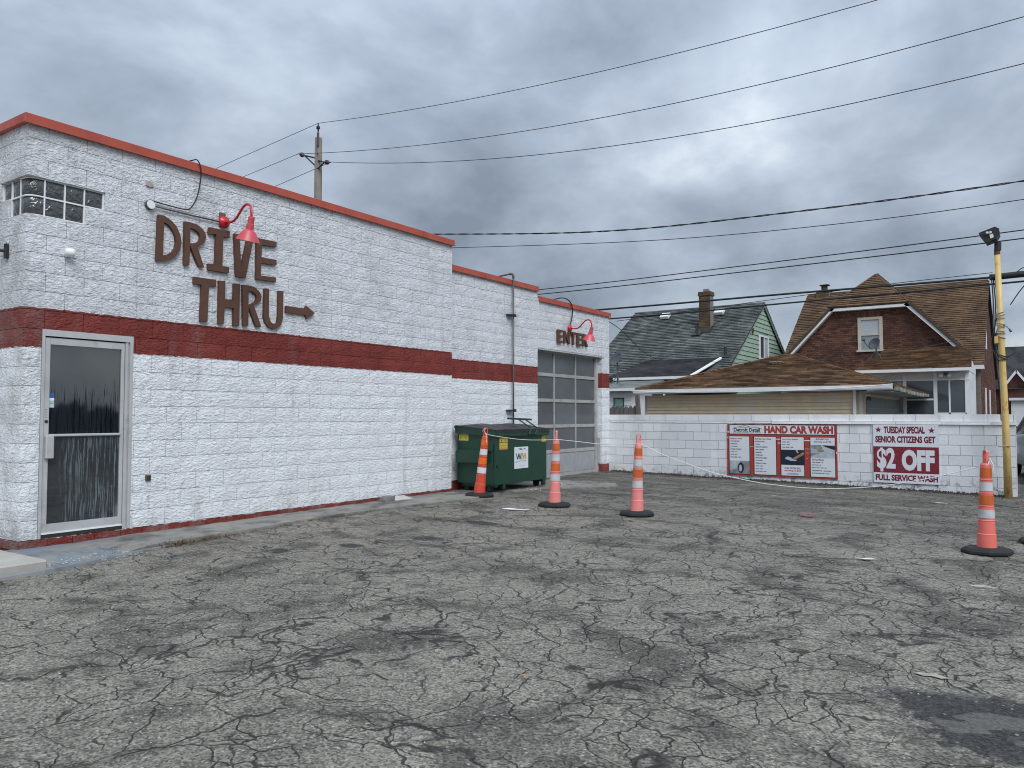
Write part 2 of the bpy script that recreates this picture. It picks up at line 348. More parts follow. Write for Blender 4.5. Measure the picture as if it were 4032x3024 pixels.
def shingle(name, a, b_, c_, moss=None):
    m, nt, b = newmat(name); P = pos(nt); t = tintv(nt)
    rp = nd(nt, 'ValToRGB', {0: t}); rp.color_ramp.elements[0].color = rgb(a); rp.color_ramp.elements[1].color = rgb(c_)
    e = rp.color_ramp.elements.new(.5); e.color = rgb(b_)
    c = mixc(nt, mr(nt, noi(nt, P, 1.1, 6, .65), .45, .68), rp.outputs[0], moss or [v * .45 for v in a])
    c = mixc(nt, 1., c, mixc(nt, noi(nt, P, 70., 3), (.75, .75, .75), (1.25, 1.25, 1.25)), 'MULTIPLY')
    setin(nt, b, Base_Color=c, Roughness=.93, Specular_IOR_Level=.2); MATS[name] = m; return m
SH_BROWN = shingle('brown_shingle', (.085, .050, .029), (.165, .095, .052), (.25, .148, .084), (.08, .052, .034))
SH_TAN = shingle('tan_shingle', (.098, .060, .035), (.140, .087, .051), (.185, .116, .069), (.074, .05, .034))
SH_GREY = shingle('grey_green_shingle', (.080, .09, .086), (.13, .146, .138), (.185, .203, .19), (.056, .062, .061))
SH_DARK = shingle('dark_shingle', (.03, .031, .034), (.04, .041, .044), (.052, .052, .055))
BRICK = shingle('red_brown_brick', (.06, .032, .026), (.135, .060, .044), (.19, .088, .062), (.075, .038, .03))
CHIM = shingle('buff_brick', (.10, .068, .04), (.14, .095, .055), (.18, .125, .075), (.07, .05, .035))
MORTAR = mat('mortar', (.19, .165, .15), .9)
def block_paint():
    m, nt, b = newmat('white_wall_paint'); P = pos(nt); t = tintv(nt); x, y, z = sep(nt, P)[:3]
    c = mixc(nt, t, (.70, .71, .73), (.82, .825, .835))
    roll = mr(nt, noi(nt, scl(nt, P, (1.1, 1.1, .12)), 1.2, 2), .5, .52)
    c = mixc(nt, ma(nt, 'MULTIPLY', roll, .35), c, (.56, .58, .615))
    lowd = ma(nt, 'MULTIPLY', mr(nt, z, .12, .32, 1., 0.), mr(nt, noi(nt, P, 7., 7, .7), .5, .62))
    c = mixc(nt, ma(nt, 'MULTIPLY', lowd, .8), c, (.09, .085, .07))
    c = mixc(nt, ma(nt, 'MULTIPLY', mr(nt, noi(nt, P, 2.3, 6, .7), .54, .75), .3), c, (.36, .36, .37))
    setin(nt, b, Base_Color=c, Roughness=.6, Normal=bump(nt, noi(nt, P, 45., 5), .35, .01)); return m
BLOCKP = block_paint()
def aged(name, col, alt, scale, lo, hi, rough=.5, metal=0., bmp=.15, stretch=(1, 1, 1)):
    m, nt, b = newmat(name); P = pos(nt); n = noi(nt, scl(nt, P, stretch), scale, 7, .68)
    c = mixc(nt, mr(nt, noi(nt, P, 4., 4), .3, .7), col, [v * .82 for v in col]); f = mr(nt, n, lo, hi); c = mixc(nt, f, c, alt)
    setin(nt, b, Base_Color=c, Roughness=ma(nt, 'ADD', rough, ma(nt, 'MULTIPLY', f, .3)), Metallic=metal, Normal=bump(nt, n, bmp, .01)); MATS[name] = m; return m
def stained_concrete():
    m, nt, b = newmat('stained_concrete'); P = pos(nt); x, y, z = sep(nt, P)[:3]
    c = mixc(nt, mr(nt, noi(nt, P, 5., 5), .3, .7), (.27, .258, .228), (.19, .183, .165)); c = mixc(nt, mr(nt, noi(nt, scl(nt, P, (1, .6, 1)), 2.6, 7, .68), .47, .64), c, (.075, .072, .066))
    bl = ma(nt, 'MULTIPLY', mr(nt, y, 5.1, 4.5), mr(nt, noi(nt, vm(nt, 'ADD', P, (1, 5, 0)), 2.2, 6, .6), .44, .58)); c = mixc(nt, ma(nt, 'MULTIPLY', bl, .7), c, (.17, .215, .26))
    fl = mr(nt, noi(nt, P, 17., 6, .7), .64, .68); c = mixc(nt, ma(nt, 'MULTIPLY', fl, .5), c, (.45, .43, .38))
    setin(nt, b, Base_Color=c, Roughness=.85, Normal=bump(nt, noi(nt, P, 30., 6, .65), .6, .012)); return m
CONC = stained_concrete()
COPING = aged('red_metal_coping', (.45, .086, .050), (.33, .06, .042), 3., .5, .7, .42)
ALU = aged('pale_aluminium', (.56, .56, .56), (.33, .32, .31), 3., .56, .72, .42, .25, .05)
DGREEN = aged('dumpster_green', (.0065, .048, .027), (.015, .03, .018), 5., .50, .70, .4, 0, .12)
RUSTG = aged('dumpster_green_rusted', (.0065, .048, .027), (.05, .032, .02), 2.6, .60, .70, .45, 0, .15, (1, 1, .55))
YEL = aged('rusty_yellow_paint', (.70, .49, .18), (.34, .15, .05), 3.5, .57, .66, .5, 0, .2, (1.6, 1.6, .6))
POLEW = aged('weathered_pole_wood', (.20, .175, .145), (.085, .072, .06), 14., .5, .68, .85, 0, .4, (1, 1, .06))
FENCEW = aged('weathered_fence_wood', (.15, .135, .12), (.07, .06, .054), 16., .48, .66, .9, 0, .4, (1, 1, .08))
TAN = aged('tan_vinyl_siding', (.76, .615, .42), (.70, .61, .56), .5, .52, .62, .55, 0, .05)
GREENS = aged('pale_green_siding', (.34, .46, .36), (.28, .39, .31), 2., .55, .7, .55, 0, .05)
WHITES = mat('white_siding', (.68, .69, .70), .5, 0, .06, 2., grime=.25)
WTRIM = mat('white_trim', (.76, .77, .78), .45, 0, .05, 3., grime=.2, gcol=(.3, .29, .28))
CREAM = mat('cream_trim', (.48, .45, .37), .5, 0, .08, 4.)
LETTER = mat('brown_letter_paint', (.098, .043, .026), .7, 0, .14, 12., .2, 90.)
LREDP = mat('red_lamp_enamel', (.52, .015, .03), .28, 0, .06, 3.)
LPINK = mat('faded_red_lamp_enamel', (.56, .075, .095), .38, 0, .10, 5.)
BLACKP = mat('black_plastic', (.018, .019, .02), .45, 0, .2, 8., .05)
RUBBER = mat('black_rubber', (.013, .0135, .014), .75, 0, .25, 12., .25, 80.)
DARKM = mat('dark_metal', (.04, .038, .036), .5, .3, .2)
GALV = mat('grey_pipe', (.10, .096, .098), .5, .3, .15, 9.)
WHITEP = mat('white_plastic', (.78, .78, .77), .35, 0, .04)
WIRE = mat('black_cable', (.012, .012, .014), .6, 0, .1)
WIRE2 = mat('grey_wire', (.055, .06, .07), .5, .2, .1)
ROPE = mat('white_rope', (.75, .74, .70), .8, 0, .08, 40.)
PAPER = mat('white_paper', (.78, .78, .77), .8, 0, .06)
SOFF = mat('shaded_soffit', (.5, .48, .45), .7, 0, .1)
ROOFD = mat('roof_deck', (.05, .045, .04), .9)
INSIDE = mat('interior_plaster', (.16, .155, .15), .9)

# door glass: tinted pane with dried drips
def drip_glass():
    m, nt, b = newmat('tinted_door_glass'); P = pos(nt); x, y, z = sep(nt, P)[:3]
    s1 = noi(nt, comb(nt, 0., ma(nt, 'ADD', y, ma(nt, 'MULTIPLY', noi(nt, P, 3.0, 3), .045)), ma(nt, 'MULTIPLY', z, .035)), 52., 3, .6)
    lo = mr(nt, z, 1.3, 1.24); hi = mr(nt, ma(nt, 'ADD', z, ma(nt, 'MULTIPLY', noi(nt, comb(nt, 0., y, 0.), 21., 3, .7), 1.1)), 2.22, 2.42, 1., 0.)
    drip = mr(nt, s1, .50, .57); dirt = ma(nt, 'MULTIPLY', ma(nt, 'MULTIPLY', drip, lo), mr(nt, noi(nt, P, 3.2, 4), .36, .56))
    dark = ma(nt, 'MULTIPLY', ma(nt, 'MULTIPLY', mr(nt, s1, .525, .565), hi), mr(nt, z, 1.28, 1.30))
    dirt = ma(nt, 'MULTIPLY', dirt, mr(nt, ma(nt, 'ADD', y, ma(nt, 'MULTIPLY', noi(nt, P, 4., 3), .2)), 4.28, 4.42)); film = mixc(nt, dirt, (.014, .019, .024), (.115, .14, .15)); film = mixc(nt, dark, film, (.006, .008, .010))
    setin(nt, b, Base_Color=film, Roughness=ma(nt, 'ADD', .04, ma(nt, 'MULTIPLY', dirt, .5)), Specular_IOR_Level=ma(nt, 'SUBTRACT', .75, ma(nt, 'MULTIPLY', dark, .6)), Coat_Weight=ma(nt, 'MULTIPLY', ma(nt, 'SUBTRACT', 1., ma(nt, 'MAXIMUM', dark, dirt)), .8), Coat_IOR=1.9, Coat_Roughness=.03)
    return m
DGLASS = drip_glass()
def pane(name, col, rough=.12, spec=.6, wave=0.):
    m, nt, b = newmat(name); P = pos(nt)
    c = mixc(nt, noi(nt, P, 2.5, 5), [v * .75 for v in col], [v * 1.25 for v in col]); setin(nt, b, Base_Color=c, Roughness=rough, Specular_IOR_Level=spec)
    if wave: setin(nt, b, Normal=nd(nt, 'Bump', {'Height': noi(nt, P, 13., 1, .4, 1.5), 'Strength': 1., 'Distance': wave}).outputs[0])
    return m
def vary(m, amt):
    nt = m.node_tree; b = nt.nodes['Principled BSDF']; s = b.inputs['Base Color'].links[0].from_socket; v = mr(nt, nd(nt, 'ObjectInfo').outputs['Random'], 0., 1., 1 - amt, 1 + amt); nt.links.new(mixc(nt, 1., s, nd(nt, 'CombineColor', {0: v, 1: v, 2: v}).outputs[0], 'MULTIPLY'), b.inputs['Base Color']); return m
GBLOCK = pane('wavy_glass_block', (.055, .06, .06), .10, .9, .018)
FROST = vary(pane('dusty_garage_glass', (.092, .099, .107), .22, .5), .3)
WINDOW = pane('dark_window_glass', (.05, .06, .07), .06, .9)
BLIND = pane('blind_behind_glass', (.42, .45, .48), .3, .5)

# ------------------------------------------------------------------ ground
def axis(lo, hi, step, ext):
    a = [lo + i * step for i in range(int(round((hi - lo) / step)) + 1)]
    return [-e for e in reversed(ext)] and [lo - e for e in reversed(ext)] + a + [hi + e for e in ext]
xs = axis(-9.5, 3, .125, [.5, 1.5, 4, 10, 25, 60, 150, 400, 900]); ys = axis(0, 18, .125, [.5, 1.5, 4, 10, 25, 60, 150, 400, 900])
gv = [(x, y, g(x, y) + (mnoise.noise((x * .9, y * .9, 0)) * .008 + mnoise.noise((x * 3, y * 3, 4)) * .003 if -8.4 < x < 3 and y < 17 else -.004)) for y in ys for x in xs]; nx = len(xs)
ground = obj('asphalt_lot', (gv, [[j * nx + i, j * nx + i + 1, (j + 1) * nx + i + 1, (j + 1) * nx + i] for j in range(len(ys) - 1) for i in range(nx - 1)]), ASPH, None, True)
tag(ground, 'cracked grey asphalt of the parking lot', kind='structure')
def blob(cx, cy, rx, ry, seed, top=.010, n=36, rough=.2, a=0., rings=5):
    """irregular thin patch lying on the asphalt"""
    V, F = [], []; ca, sa = math.cos(a), math.sin(a)
    for k_, (f, h) in enumerate([(1.0, .0), (.96, top * .8)] + [(.96 * (1 - (i + 1) / rings), top) for i in range(rings - 1)]):
        for k in range(n):
            th = 2 * math.pi * k / n; q = 1 + rough * mnoise.noise((math.cos(th) * 1.3 + seed, math.sin(th) * 1.3, seed * .7)) * 1.6 + rough * .5 * mnoise.noise((math.cos(th) * 5 + seed, math.sin(th) * 5, 3))
            u, v = rx * q * f * math.cos(th), ry * q * f * math.sin(th); x, y = cx + u * ca - v * sa, cy + u * sa + v * ca
            V.append((x, y, g(x, y) + (mnoise.noise((x * .9, y * .9, 0)) * .008 + mnoise.noise((x * 3, y * 3, 4)) * .003) + .0035 + (h if k_ else -.012)))
    c = len(V); V.append((cx, cy, g(cx, cy) + (mnoise.noise((cx * .9, cy * .9, 0)) * .008 + mnoise.noise((cx * 3, cy * 3, 4)) * .003) + .0035 + top)); R_ = rings + 1
    for j in range(R_ - 1):
        for k in range(n): F.append([j * n + k, j * n + (k + 1) % n, (j + 1) * n + (k + 1) % n, (j + 1) * n + k])
    for k in range(n): F.append([(R_ - 1) * n + k, (R_ - 1) * n + (k + 1) % n, c])
    return V, F
PATCHES = [(.16, 4.50, .92, .54, 3, .003), (-5.93, 6.97, .24, .15, 5, .001), (-6.15, 8.3, .34, .16, 8, .001), (-6.35, 6.15, .16, .12, 2, .001), (-6.75, 5.45, .17, .13, 12, .001), (-2.32, 4.06, .06, .05, 9, .001)]
for (a, b_, c, d_, s_, t_) in PATCHES:
    o_p = single('asphalt_patch', blob(a, b_, c, d_, s_, t_), PATCH, 'dark asphalt patch on the lot surface', None, None, True, 'structure')
    nv_ = len(o_p.data.vertices); o_p.data.attributes.new('edge', 'FLOAT', 'POINT').data.foreach_set('value', [(0., .12, .5, .8, 1., 1.)[min(i // 36, 5)] for i in range(nv_)])

WORN = mat('worn_patch_asphalt', (.095, .091, .084), .9, 0, .45, 60., .6, 90.)
for (a, b_, c, d_, s_) in ((-.22, 4.56, .21, .085, 21), (-.33, 4.40, .15, .07, 25), (-.02, 4.36, .10, .05, 29)):
    v_ = blob(a, b_, c, d_, s_, .001, 30, .45, .5); single('worn_spot', (([(p_[0], p_[1], p_[2] + .0055) for p_ in v_[0]]), v_[1]), WORN, 'grey worn spot on the dark asphalt patch', None, None, True, 'structure')

# concrete strip along the building, and the raised walk at its corner
st = [(3.62, -7.68, .02), (3.9, -7.76, .025), (4.13, -7.83, .03), (4.5, -7.91, .03), (4.98, -7.975, .035), (5.4, -7.99, .03), (6.13, -8.014, .025), (6.6, -8.08, .02), (7.14, -8.13, .02), (7.7, -8.11, .018), (8.19, -8.10, .016), (9., -7.95, .014), (9.96, -7.78, .012), (10.6, -7.80, .011), (11.4, -7.95, .010), (12.4, -7.8, .010), (13.0, -7.35, .009), (13.5, -7.0, .009), (13.9, -6.95, .008), (14.3, -7.2, .008)]
V, F = [], []; fine = []
for (ya, xa, ha), (yb, xb, hb) in zip(st, st[1:]):
    k_ = max(1, int((yb - ya) / .05)); fine += [(ya + (yb - ya) * i / k_, xa + (xb - xa) * i / k_, ha + (hb - ha) * i / k_) for i in range(k_)]
fine.append(st[-1]); NC = 12
for y, xo, h in fine:
    jx = .045 * mnoise.noise((y * 5, 1, 0)) + .02 * mnoise.noise((y * 17, 3, 0)); zo = g(xo, y) + h + .012; zi = max(.112, zo + .004); xo += jx
    brk = smoothstep(4.75, 4.4, y) * .9                                   # the edge by the door is broken away
    for k in range(NC):
        t = k / (NC - 1); x = -8.86 + (xo + 8.86) * t
        low = brk * smoothstep(.55, .72, t + .16 * mnoise.noise((y * 6, t * 4, 2))) * .035
        V.append((x, y, zi + (zo - zi) * t + .006 * math.sin(math.pi * t) + .006 * mnoise.noise((x * 7, y * 7, 5)) - low))
    V.append((xo + .006, y, zo - .10))
n = NC + 1
for i in range(len(fine) - 1):
    for k in range(NC): F.append([i * n + k, i * n + k + 1, (i + 1) * n + k + 1, (i + 1) * n + k])
tag(obj('concrete_apron', (V, [f[::-1] for f in F]), CONC, None), 'stained concrete strip along the white building', kind='structure')
tag(obj('sidewalk', join(box(-16, -7.69, -6, 3.585, -.1, .158, .015)), mat('walk_concrete', (.42, .40, .355), .85, 0, .12, 3., .3, 60., .35, (.2, .19, .17)), None), 'raised concrete walk at the building corner', kind='structure')
tag(obj('kerb_gutter', tube([(-7.60, -5, .03), (-7.60, 3.2, .045), (-7.62, 3.6, .05), (-7.78, 4.2, .052), (-7.93, 5., .06)], [.05, .05, .05, .045, .03], 6), CONC, None), 'low concrete lip along the walk', kind='structure')

# ------------------------------------------------------------------ the car wash building
B = thing('car_wash_building', (-8.8, 10, .1), 'long white split-face block building with red stripe and red coping', 'building')
YV, XV, ZV = (0, 1, 0), (1, 0, 0), (0, 0, 1)
C_ = .2032
DOORH = (.182, 0, 1.192, 2.432)
p1 = tiles((-8.8, 3.803, 0), YV, ZV, rect2(0, .194, 7.165, 4.66), .4064, C_, .0052, prof_split, .009, [DOORH, (0, 3.852, .825, 4.055), (0, 3.648, .615, 3.852)], seed=3)
p1 += tiles((-11.5, 3.8, 0), XV, ZV, rect2(0, .194, 2.697, 4.66), .4064, C_, .0052, prof_split, .009, [(2.09, 3.852, 2.7, 4.055), (2.28, 3.648, 2.7, 3.852)], seed=4, u0=2.697 - 7 * .4064 + .0)
p2 = tiles((-8.9, 10.96, 0), YV, ZV, rect2(0, .30, 3.07, 4.25), .4064, C_, .0052, prof_split, .009, seed=5, v0=.30)
p2 += tiles((-8.9, 14.03, 0), YV, ZV, rect2(0, .12, 3.35, 4.05), .4064, C_, .0052, prof_split, .009, [(0, 0, 2.946, 2.93)], seed=6, v0=.11 + .015, u0=3.35 - 9 * .4064)
p2 += tiles((-9.08, 16.976, 0), XV, ZV, rect2(0, .12, .177, 2.93), .2, C_, .0052, prof_split, .009, seed=8, bond=0, v0=.125)
p1b = tiles((-8.8, 3.803, 0), YV, ZV, rect2(0, .085, 7.165, .191), .30, .106, .006, prof_box, .012, bond=0, seed=9, jit=.2)
p1b += tiles((-11.5, 3.8, 0), XV, ZV, rect2(0, .10, 2.697, .191), .30, .09, .006, prof_box, .012, bond=0, seed=10, u0=2.697 - 3.0)
for q in p1: q['m'] = 1
n1_ = sorted(p1 + p2, key=lambda q: (q['w'] - CAM).length)[:276]; ids = set(id(q) for q in n1_)
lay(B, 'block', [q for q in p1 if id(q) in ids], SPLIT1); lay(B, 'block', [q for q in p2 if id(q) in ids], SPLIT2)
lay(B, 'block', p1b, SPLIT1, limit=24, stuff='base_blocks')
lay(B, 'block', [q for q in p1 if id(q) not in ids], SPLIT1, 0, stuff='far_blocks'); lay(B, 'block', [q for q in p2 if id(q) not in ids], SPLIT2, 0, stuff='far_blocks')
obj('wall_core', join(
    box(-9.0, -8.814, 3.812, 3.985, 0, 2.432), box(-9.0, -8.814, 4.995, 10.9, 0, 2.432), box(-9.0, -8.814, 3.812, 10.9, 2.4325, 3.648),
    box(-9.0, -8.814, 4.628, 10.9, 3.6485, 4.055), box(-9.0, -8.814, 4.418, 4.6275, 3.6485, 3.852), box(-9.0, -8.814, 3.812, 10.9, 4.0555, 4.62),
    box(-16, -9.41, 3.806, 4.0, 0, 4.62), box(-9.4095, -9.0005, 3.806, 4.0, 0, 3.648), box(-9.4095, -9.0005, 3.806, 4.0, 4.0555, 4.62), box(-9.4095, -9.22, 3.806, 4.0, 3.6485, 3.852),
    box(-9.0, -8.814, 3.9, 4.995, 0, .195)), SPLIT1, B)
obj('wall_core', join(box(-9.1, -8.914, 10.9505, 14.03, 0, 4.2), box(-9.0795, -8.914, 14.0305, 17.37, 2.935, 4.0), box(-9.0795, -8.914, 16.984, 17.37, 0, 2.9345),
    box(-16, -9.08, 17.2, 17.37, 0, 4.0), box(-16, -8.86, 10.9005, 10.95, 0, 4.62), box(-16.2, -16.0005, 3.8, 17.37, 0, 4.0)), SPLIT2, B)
obj('roof', join(box(-16, -8.9, 3.9, 10.9, 4.42, 4.5), box(-16, -9.0, 10.96, 14.0, 4.05, 4.12), box(-16, -9.0, 14.0, 17.3, 3.85, 3.92)), ROOFD, B)
obj('interior_wall', join(box(-12.2, -12.1, 4.0, 10.9, .1, 4.4), box(-12.1, -9.0, 6.6, 6.7, .1, 4.4)), INSIDE, B)
def coping(y0, y1, zt, xf_, seams):
    ys_ = [y0] + seams + [y1]
    for a, b in zip(ys_, ys_[1:]):
        dz = rnd.uniform(-.004, .004); dxx = rnd.uniform(0, .006)
        obj('coping', join(box(xf_ - .33, xf_ + dxx, a + .0015, b - .0015, zt - .098 + dz, zt + dz, .004), box(xf_ - .004, xf_ + .012 + dxx, a + .0015, b - .0015, zt - .108 + dz, zt - .094 + dz)), COPING, B)
coping(3.745, 10.99, 4.703, -8.755, [6.02, 8.3, 10.2])
coping(10.995, 14.035, 4.287, -8.86, [11.18])
coping(14.06, 17.42, 4.083, -8.86, [16.2])
for a, b in ((-8.766, -11.2), (-11.203, -16.2)): obj('coping', box(b, a - .33 if a > -9 else a, 3.745, 4.05, 4.605, 4.70, .004), COPING, B)

# glass door
D = obj('glass_door', join(box(-8.845, -8.79, 3.987, 4.016, .196, 2.430), box(-8.845, -8.79, 4.955, 4.993, .196, 2.430), box(-8.845, -8.792, 4.016, 4.955, 2.360, 2.430), box(-8.845, -8.80, 4.905, 4.935, .196, 2.360), box(-8.845, -8.815, 4.935, 4.955, .196, 2.360)), ALU, B)
obj('door_leaf', join(box(-8.85, -8.806, 4.022, 4.08, .245, 2.345, .004), box(-8.85, -8.806, 4.862, 4.900, .245, 2.345, .004), box(-8.85, -8.807, 4.08, 4.862, 2.272, 2.344), box(-8.85, -8.807, 4.08, 4.862, .246, .342)), ALU, D)
obj('glass', box(-8.838, -8.828, 4.078, 4.864, .338, 2.276), DGLASS, D)
obj('push_bar', box(-8.822, -8.795, 4.08, 4.862, 1.276, 1.304, .006), ALU, D)
obj('pull_handle', box(-8.80, -8.755, 4.034, 4.118, 1.042, 1.290, .008), ALU, D)
obj('lock', xf(lathe([(0, .008), (.016, .008), (.018, 0)], 14), Matrix.Translation((-8.806, 4.052, 1.44)) @ Matrix.Rotation(R(90), 4, 'Y')), DARKM, D)
obj('door_sweep', join(box(-8.84, -8.796, 4.022, 4.902, .236, .252)), WTRIM, D)
obj('threshold', join(box(-8.86, -8.80, 4.016, 4.905, .196, .2355)), DARKM, D)
BLUE = mat('blue_sticker', (.02, .12, .32), .4); PALE = mat('pale_sticker', (.45, .62, .55), .5)
for z0, z1, m_ in ((1.70, 1.745, BLUE), (1.664, 1.694, WHITEP), (1.59, 1.658, PALE)): obj('sticker', box(-8.8275, -8.8265, 4.086, 4.138, z0, z1), m_, D)
obj('lettering', text('VISA', 4.092, 4.132, 1.63, 1.645, fX(-8.8265), 0., .01, .001), BLUE, D)
for k, ch in enumerate('PULL'): obj('lettering', text(ch, 4.044, 4.058, 1.555 - k * .024, 1.573 - k * .024, fX(-8.806), 0., .0, .001), DARKM, D)

# glass block corner window
def gblock(y0, y1, z0, z1, n=4):
    V, F = [], []
    for j in range(n + 1):
        for i in range(n + 1):
            a, b = i / n, j / n; h = .012 * min(1, 4 * min(a, 1 - a)) * min(1, 4 * min(b, 1 - b)); V.append((-8.838 + h, y0 + (y1 - y0) * a, z0 + (z1 - z0) * b))
    return V, [[j * (n + 1) + i, j * (n + 1) + i + 1, (j + 1) * (n + 1) + i + 1, (j + 1) * (n + 1) + i] for j in range(n) for i in range(n)]
GW = obj('corner_window', join(box(-8.99, -8.842, 3.99, 4.625, 3.852, 4.052), box(-8.99, -8.842, 3.99, 4.415, 3.650, 3.8518), box(-9.405, -9.0, 3.842, 3.95, 3.852, 4.052), box(-9.215, -9.0, 3.842, 3.95, 3.650, 3.8518),
     *[box(-8.842, -8.822, y - .007, y + .007, 3.652, 4.052) for y in (3.988, 4.197)], box(-8.842, -8.822, 4.40, 4.415, 3.652, 3.852), box(-8.842, -8.822, 4.40, 4.414, 3.866, 4.052), box(-8.842, -8.822, 4.61, 4.625, 3.852, 4.052),
     box(-8.842, -8.8225, 3.995, 4.62, 3.848, 3.864), box(-8.842, -8.8225, 3.995, 4.41, 3.642, 3.658), box(-8.842, -8.8225, 3.995, 4.62, 4.044, 4.058),
     *[box(x - .007, x + .007, 3.822, 3.842, 3.652, 4.052) for x in (-9.0, -9.2)], box(-9.41, -9.395, 3.822, 3.842, 3.852, 4.052), box(-9.4, -9.0, 3.8225, 3.842, 3.848, 3.864)), WTRIM, B)
for y0, y1 in ((3.996, 4.189), (4.205, 4.399), (4.415, 4.608)):
    for z0, z1 in ((3.866, 4.042), (3.66, 3.846)):
        if y0 > 4.41 and z0 < 3.8: continue
        obj('glass_block', gblock(y0, y1, z0, z1), GBLOCK, GW, True)
def gblockl(x0, x1, z0, z1):
    v, f = gblock(x0, x1, z0, z1); return [(y, 3.838 - (x + 8.838), z) for x, y, z in v], f
for x0, x1, z0, z1 in ((-9.193, -9.007, 3.866, 4.042), (-9.193, -9.007, 3.66, 3.846), (-9.392, -9.207, 3.866, 4.042)): obj('glass_block', gblockl(x0, x1, z0, z1), GBLOCK, GW, True)
arc = [(-8.99, 3.83)] + [(-8.93 + .1 * math.sin(R(t)), 3.93 - .1 * math.cos(R(t))) for t in range(0, 91, 15)] + [(-8.83, 3.978)]
for z0, z1 in ((3.866, 4.042), (3.66, 3.846)):
    n = len(arc); rows = [(z0, .014), (z0 + .02, 0), (z1 - .02, 0), (z1, .014)]; cx_, cy_ = -8.95, 3.95; V = []
    for z, ins in rows:
        for x, y in arc: d_ = math.hypot(x - cx_, y - cy_); V.append((x - (x - cx_) / d_ * ins, y - (y - cy_) / d_ * ins, z))
    obj('glass_block', (V, [[j * n + i, j * n + i + 1, (j + 1) * n + i + 1, (j + 1) * n + i] for j in range(3) for i in range(n - 1)]), GBLOCK, GW, True)
obj('mortar_band', join(tube([(x, y, 3.856) for x, y in arc], .009, 6), tube([(x, y, 3.650) for x, y in arc], .009, 6), tube([(x, y, 4.048) for x, y in arc], .008, 6)), WTRIM, GW)

# sectional garage door
GD = obj('garage_door', join(*[box(-9.06, -9.015, y - .026, y + .026, .11, 2.935) for y in (13.945, 14.905, 15.882, 16.845)],
      *[box(-9.06, -9.0155, 13.972, 16.819, z - h, z + h) for z, h in ((.145, .034), (.705, .038), (1.272, .036), (1.846, .036), (2.415, .036), (2.92, .02))]), aged('grey_door_rail', (.40, .395, .38), (.26, .25, .235), 4., .52, .7, .5, .1, .05), B)
for i, (y0, y1) in enumerate(((13.971, 14.879), (14.931, 15.856), (15.908, 16.819))):
    for j, (z0, z1) in enumerate(((.179, .667), (.743, 1.236), (1.308, 1.81), (1.882, 2.379), (2.451, 2.90))):
        if j: obj('pane', box(-9.05, -9.035, y0 - .004, y1 + .004, z0 - .004, z1 + .004), FROST, GD)
        else: obj('panel', join(box(-9.05, -9.03, y0, y1, z0, z1), box(-9.03, -9.024, y0 + .04, y1 - .04, z0 + .04, z1 - .04, .003)), mat('grey_door_panel', (.33, .34, .35), .5, .1, .08), GD)
obj('door_jamb', join(box(-9.08, -9.0, 16.873, 16.97, .1, 2.935), box(-8.995, -8.94, 16.925, 16.955, .35, .95), box(-9.0, -8.99, 16.88, 16.93, .95, 2.4)), ALU, GD)
obj('lintel', join(box(-9.0, -8.876, 14.032, 17.06, 2.931, 2.943)), aged('rusty_white_steel', (.5, .49, .46), (.16, .075, .04), 5., .55, .65), B)

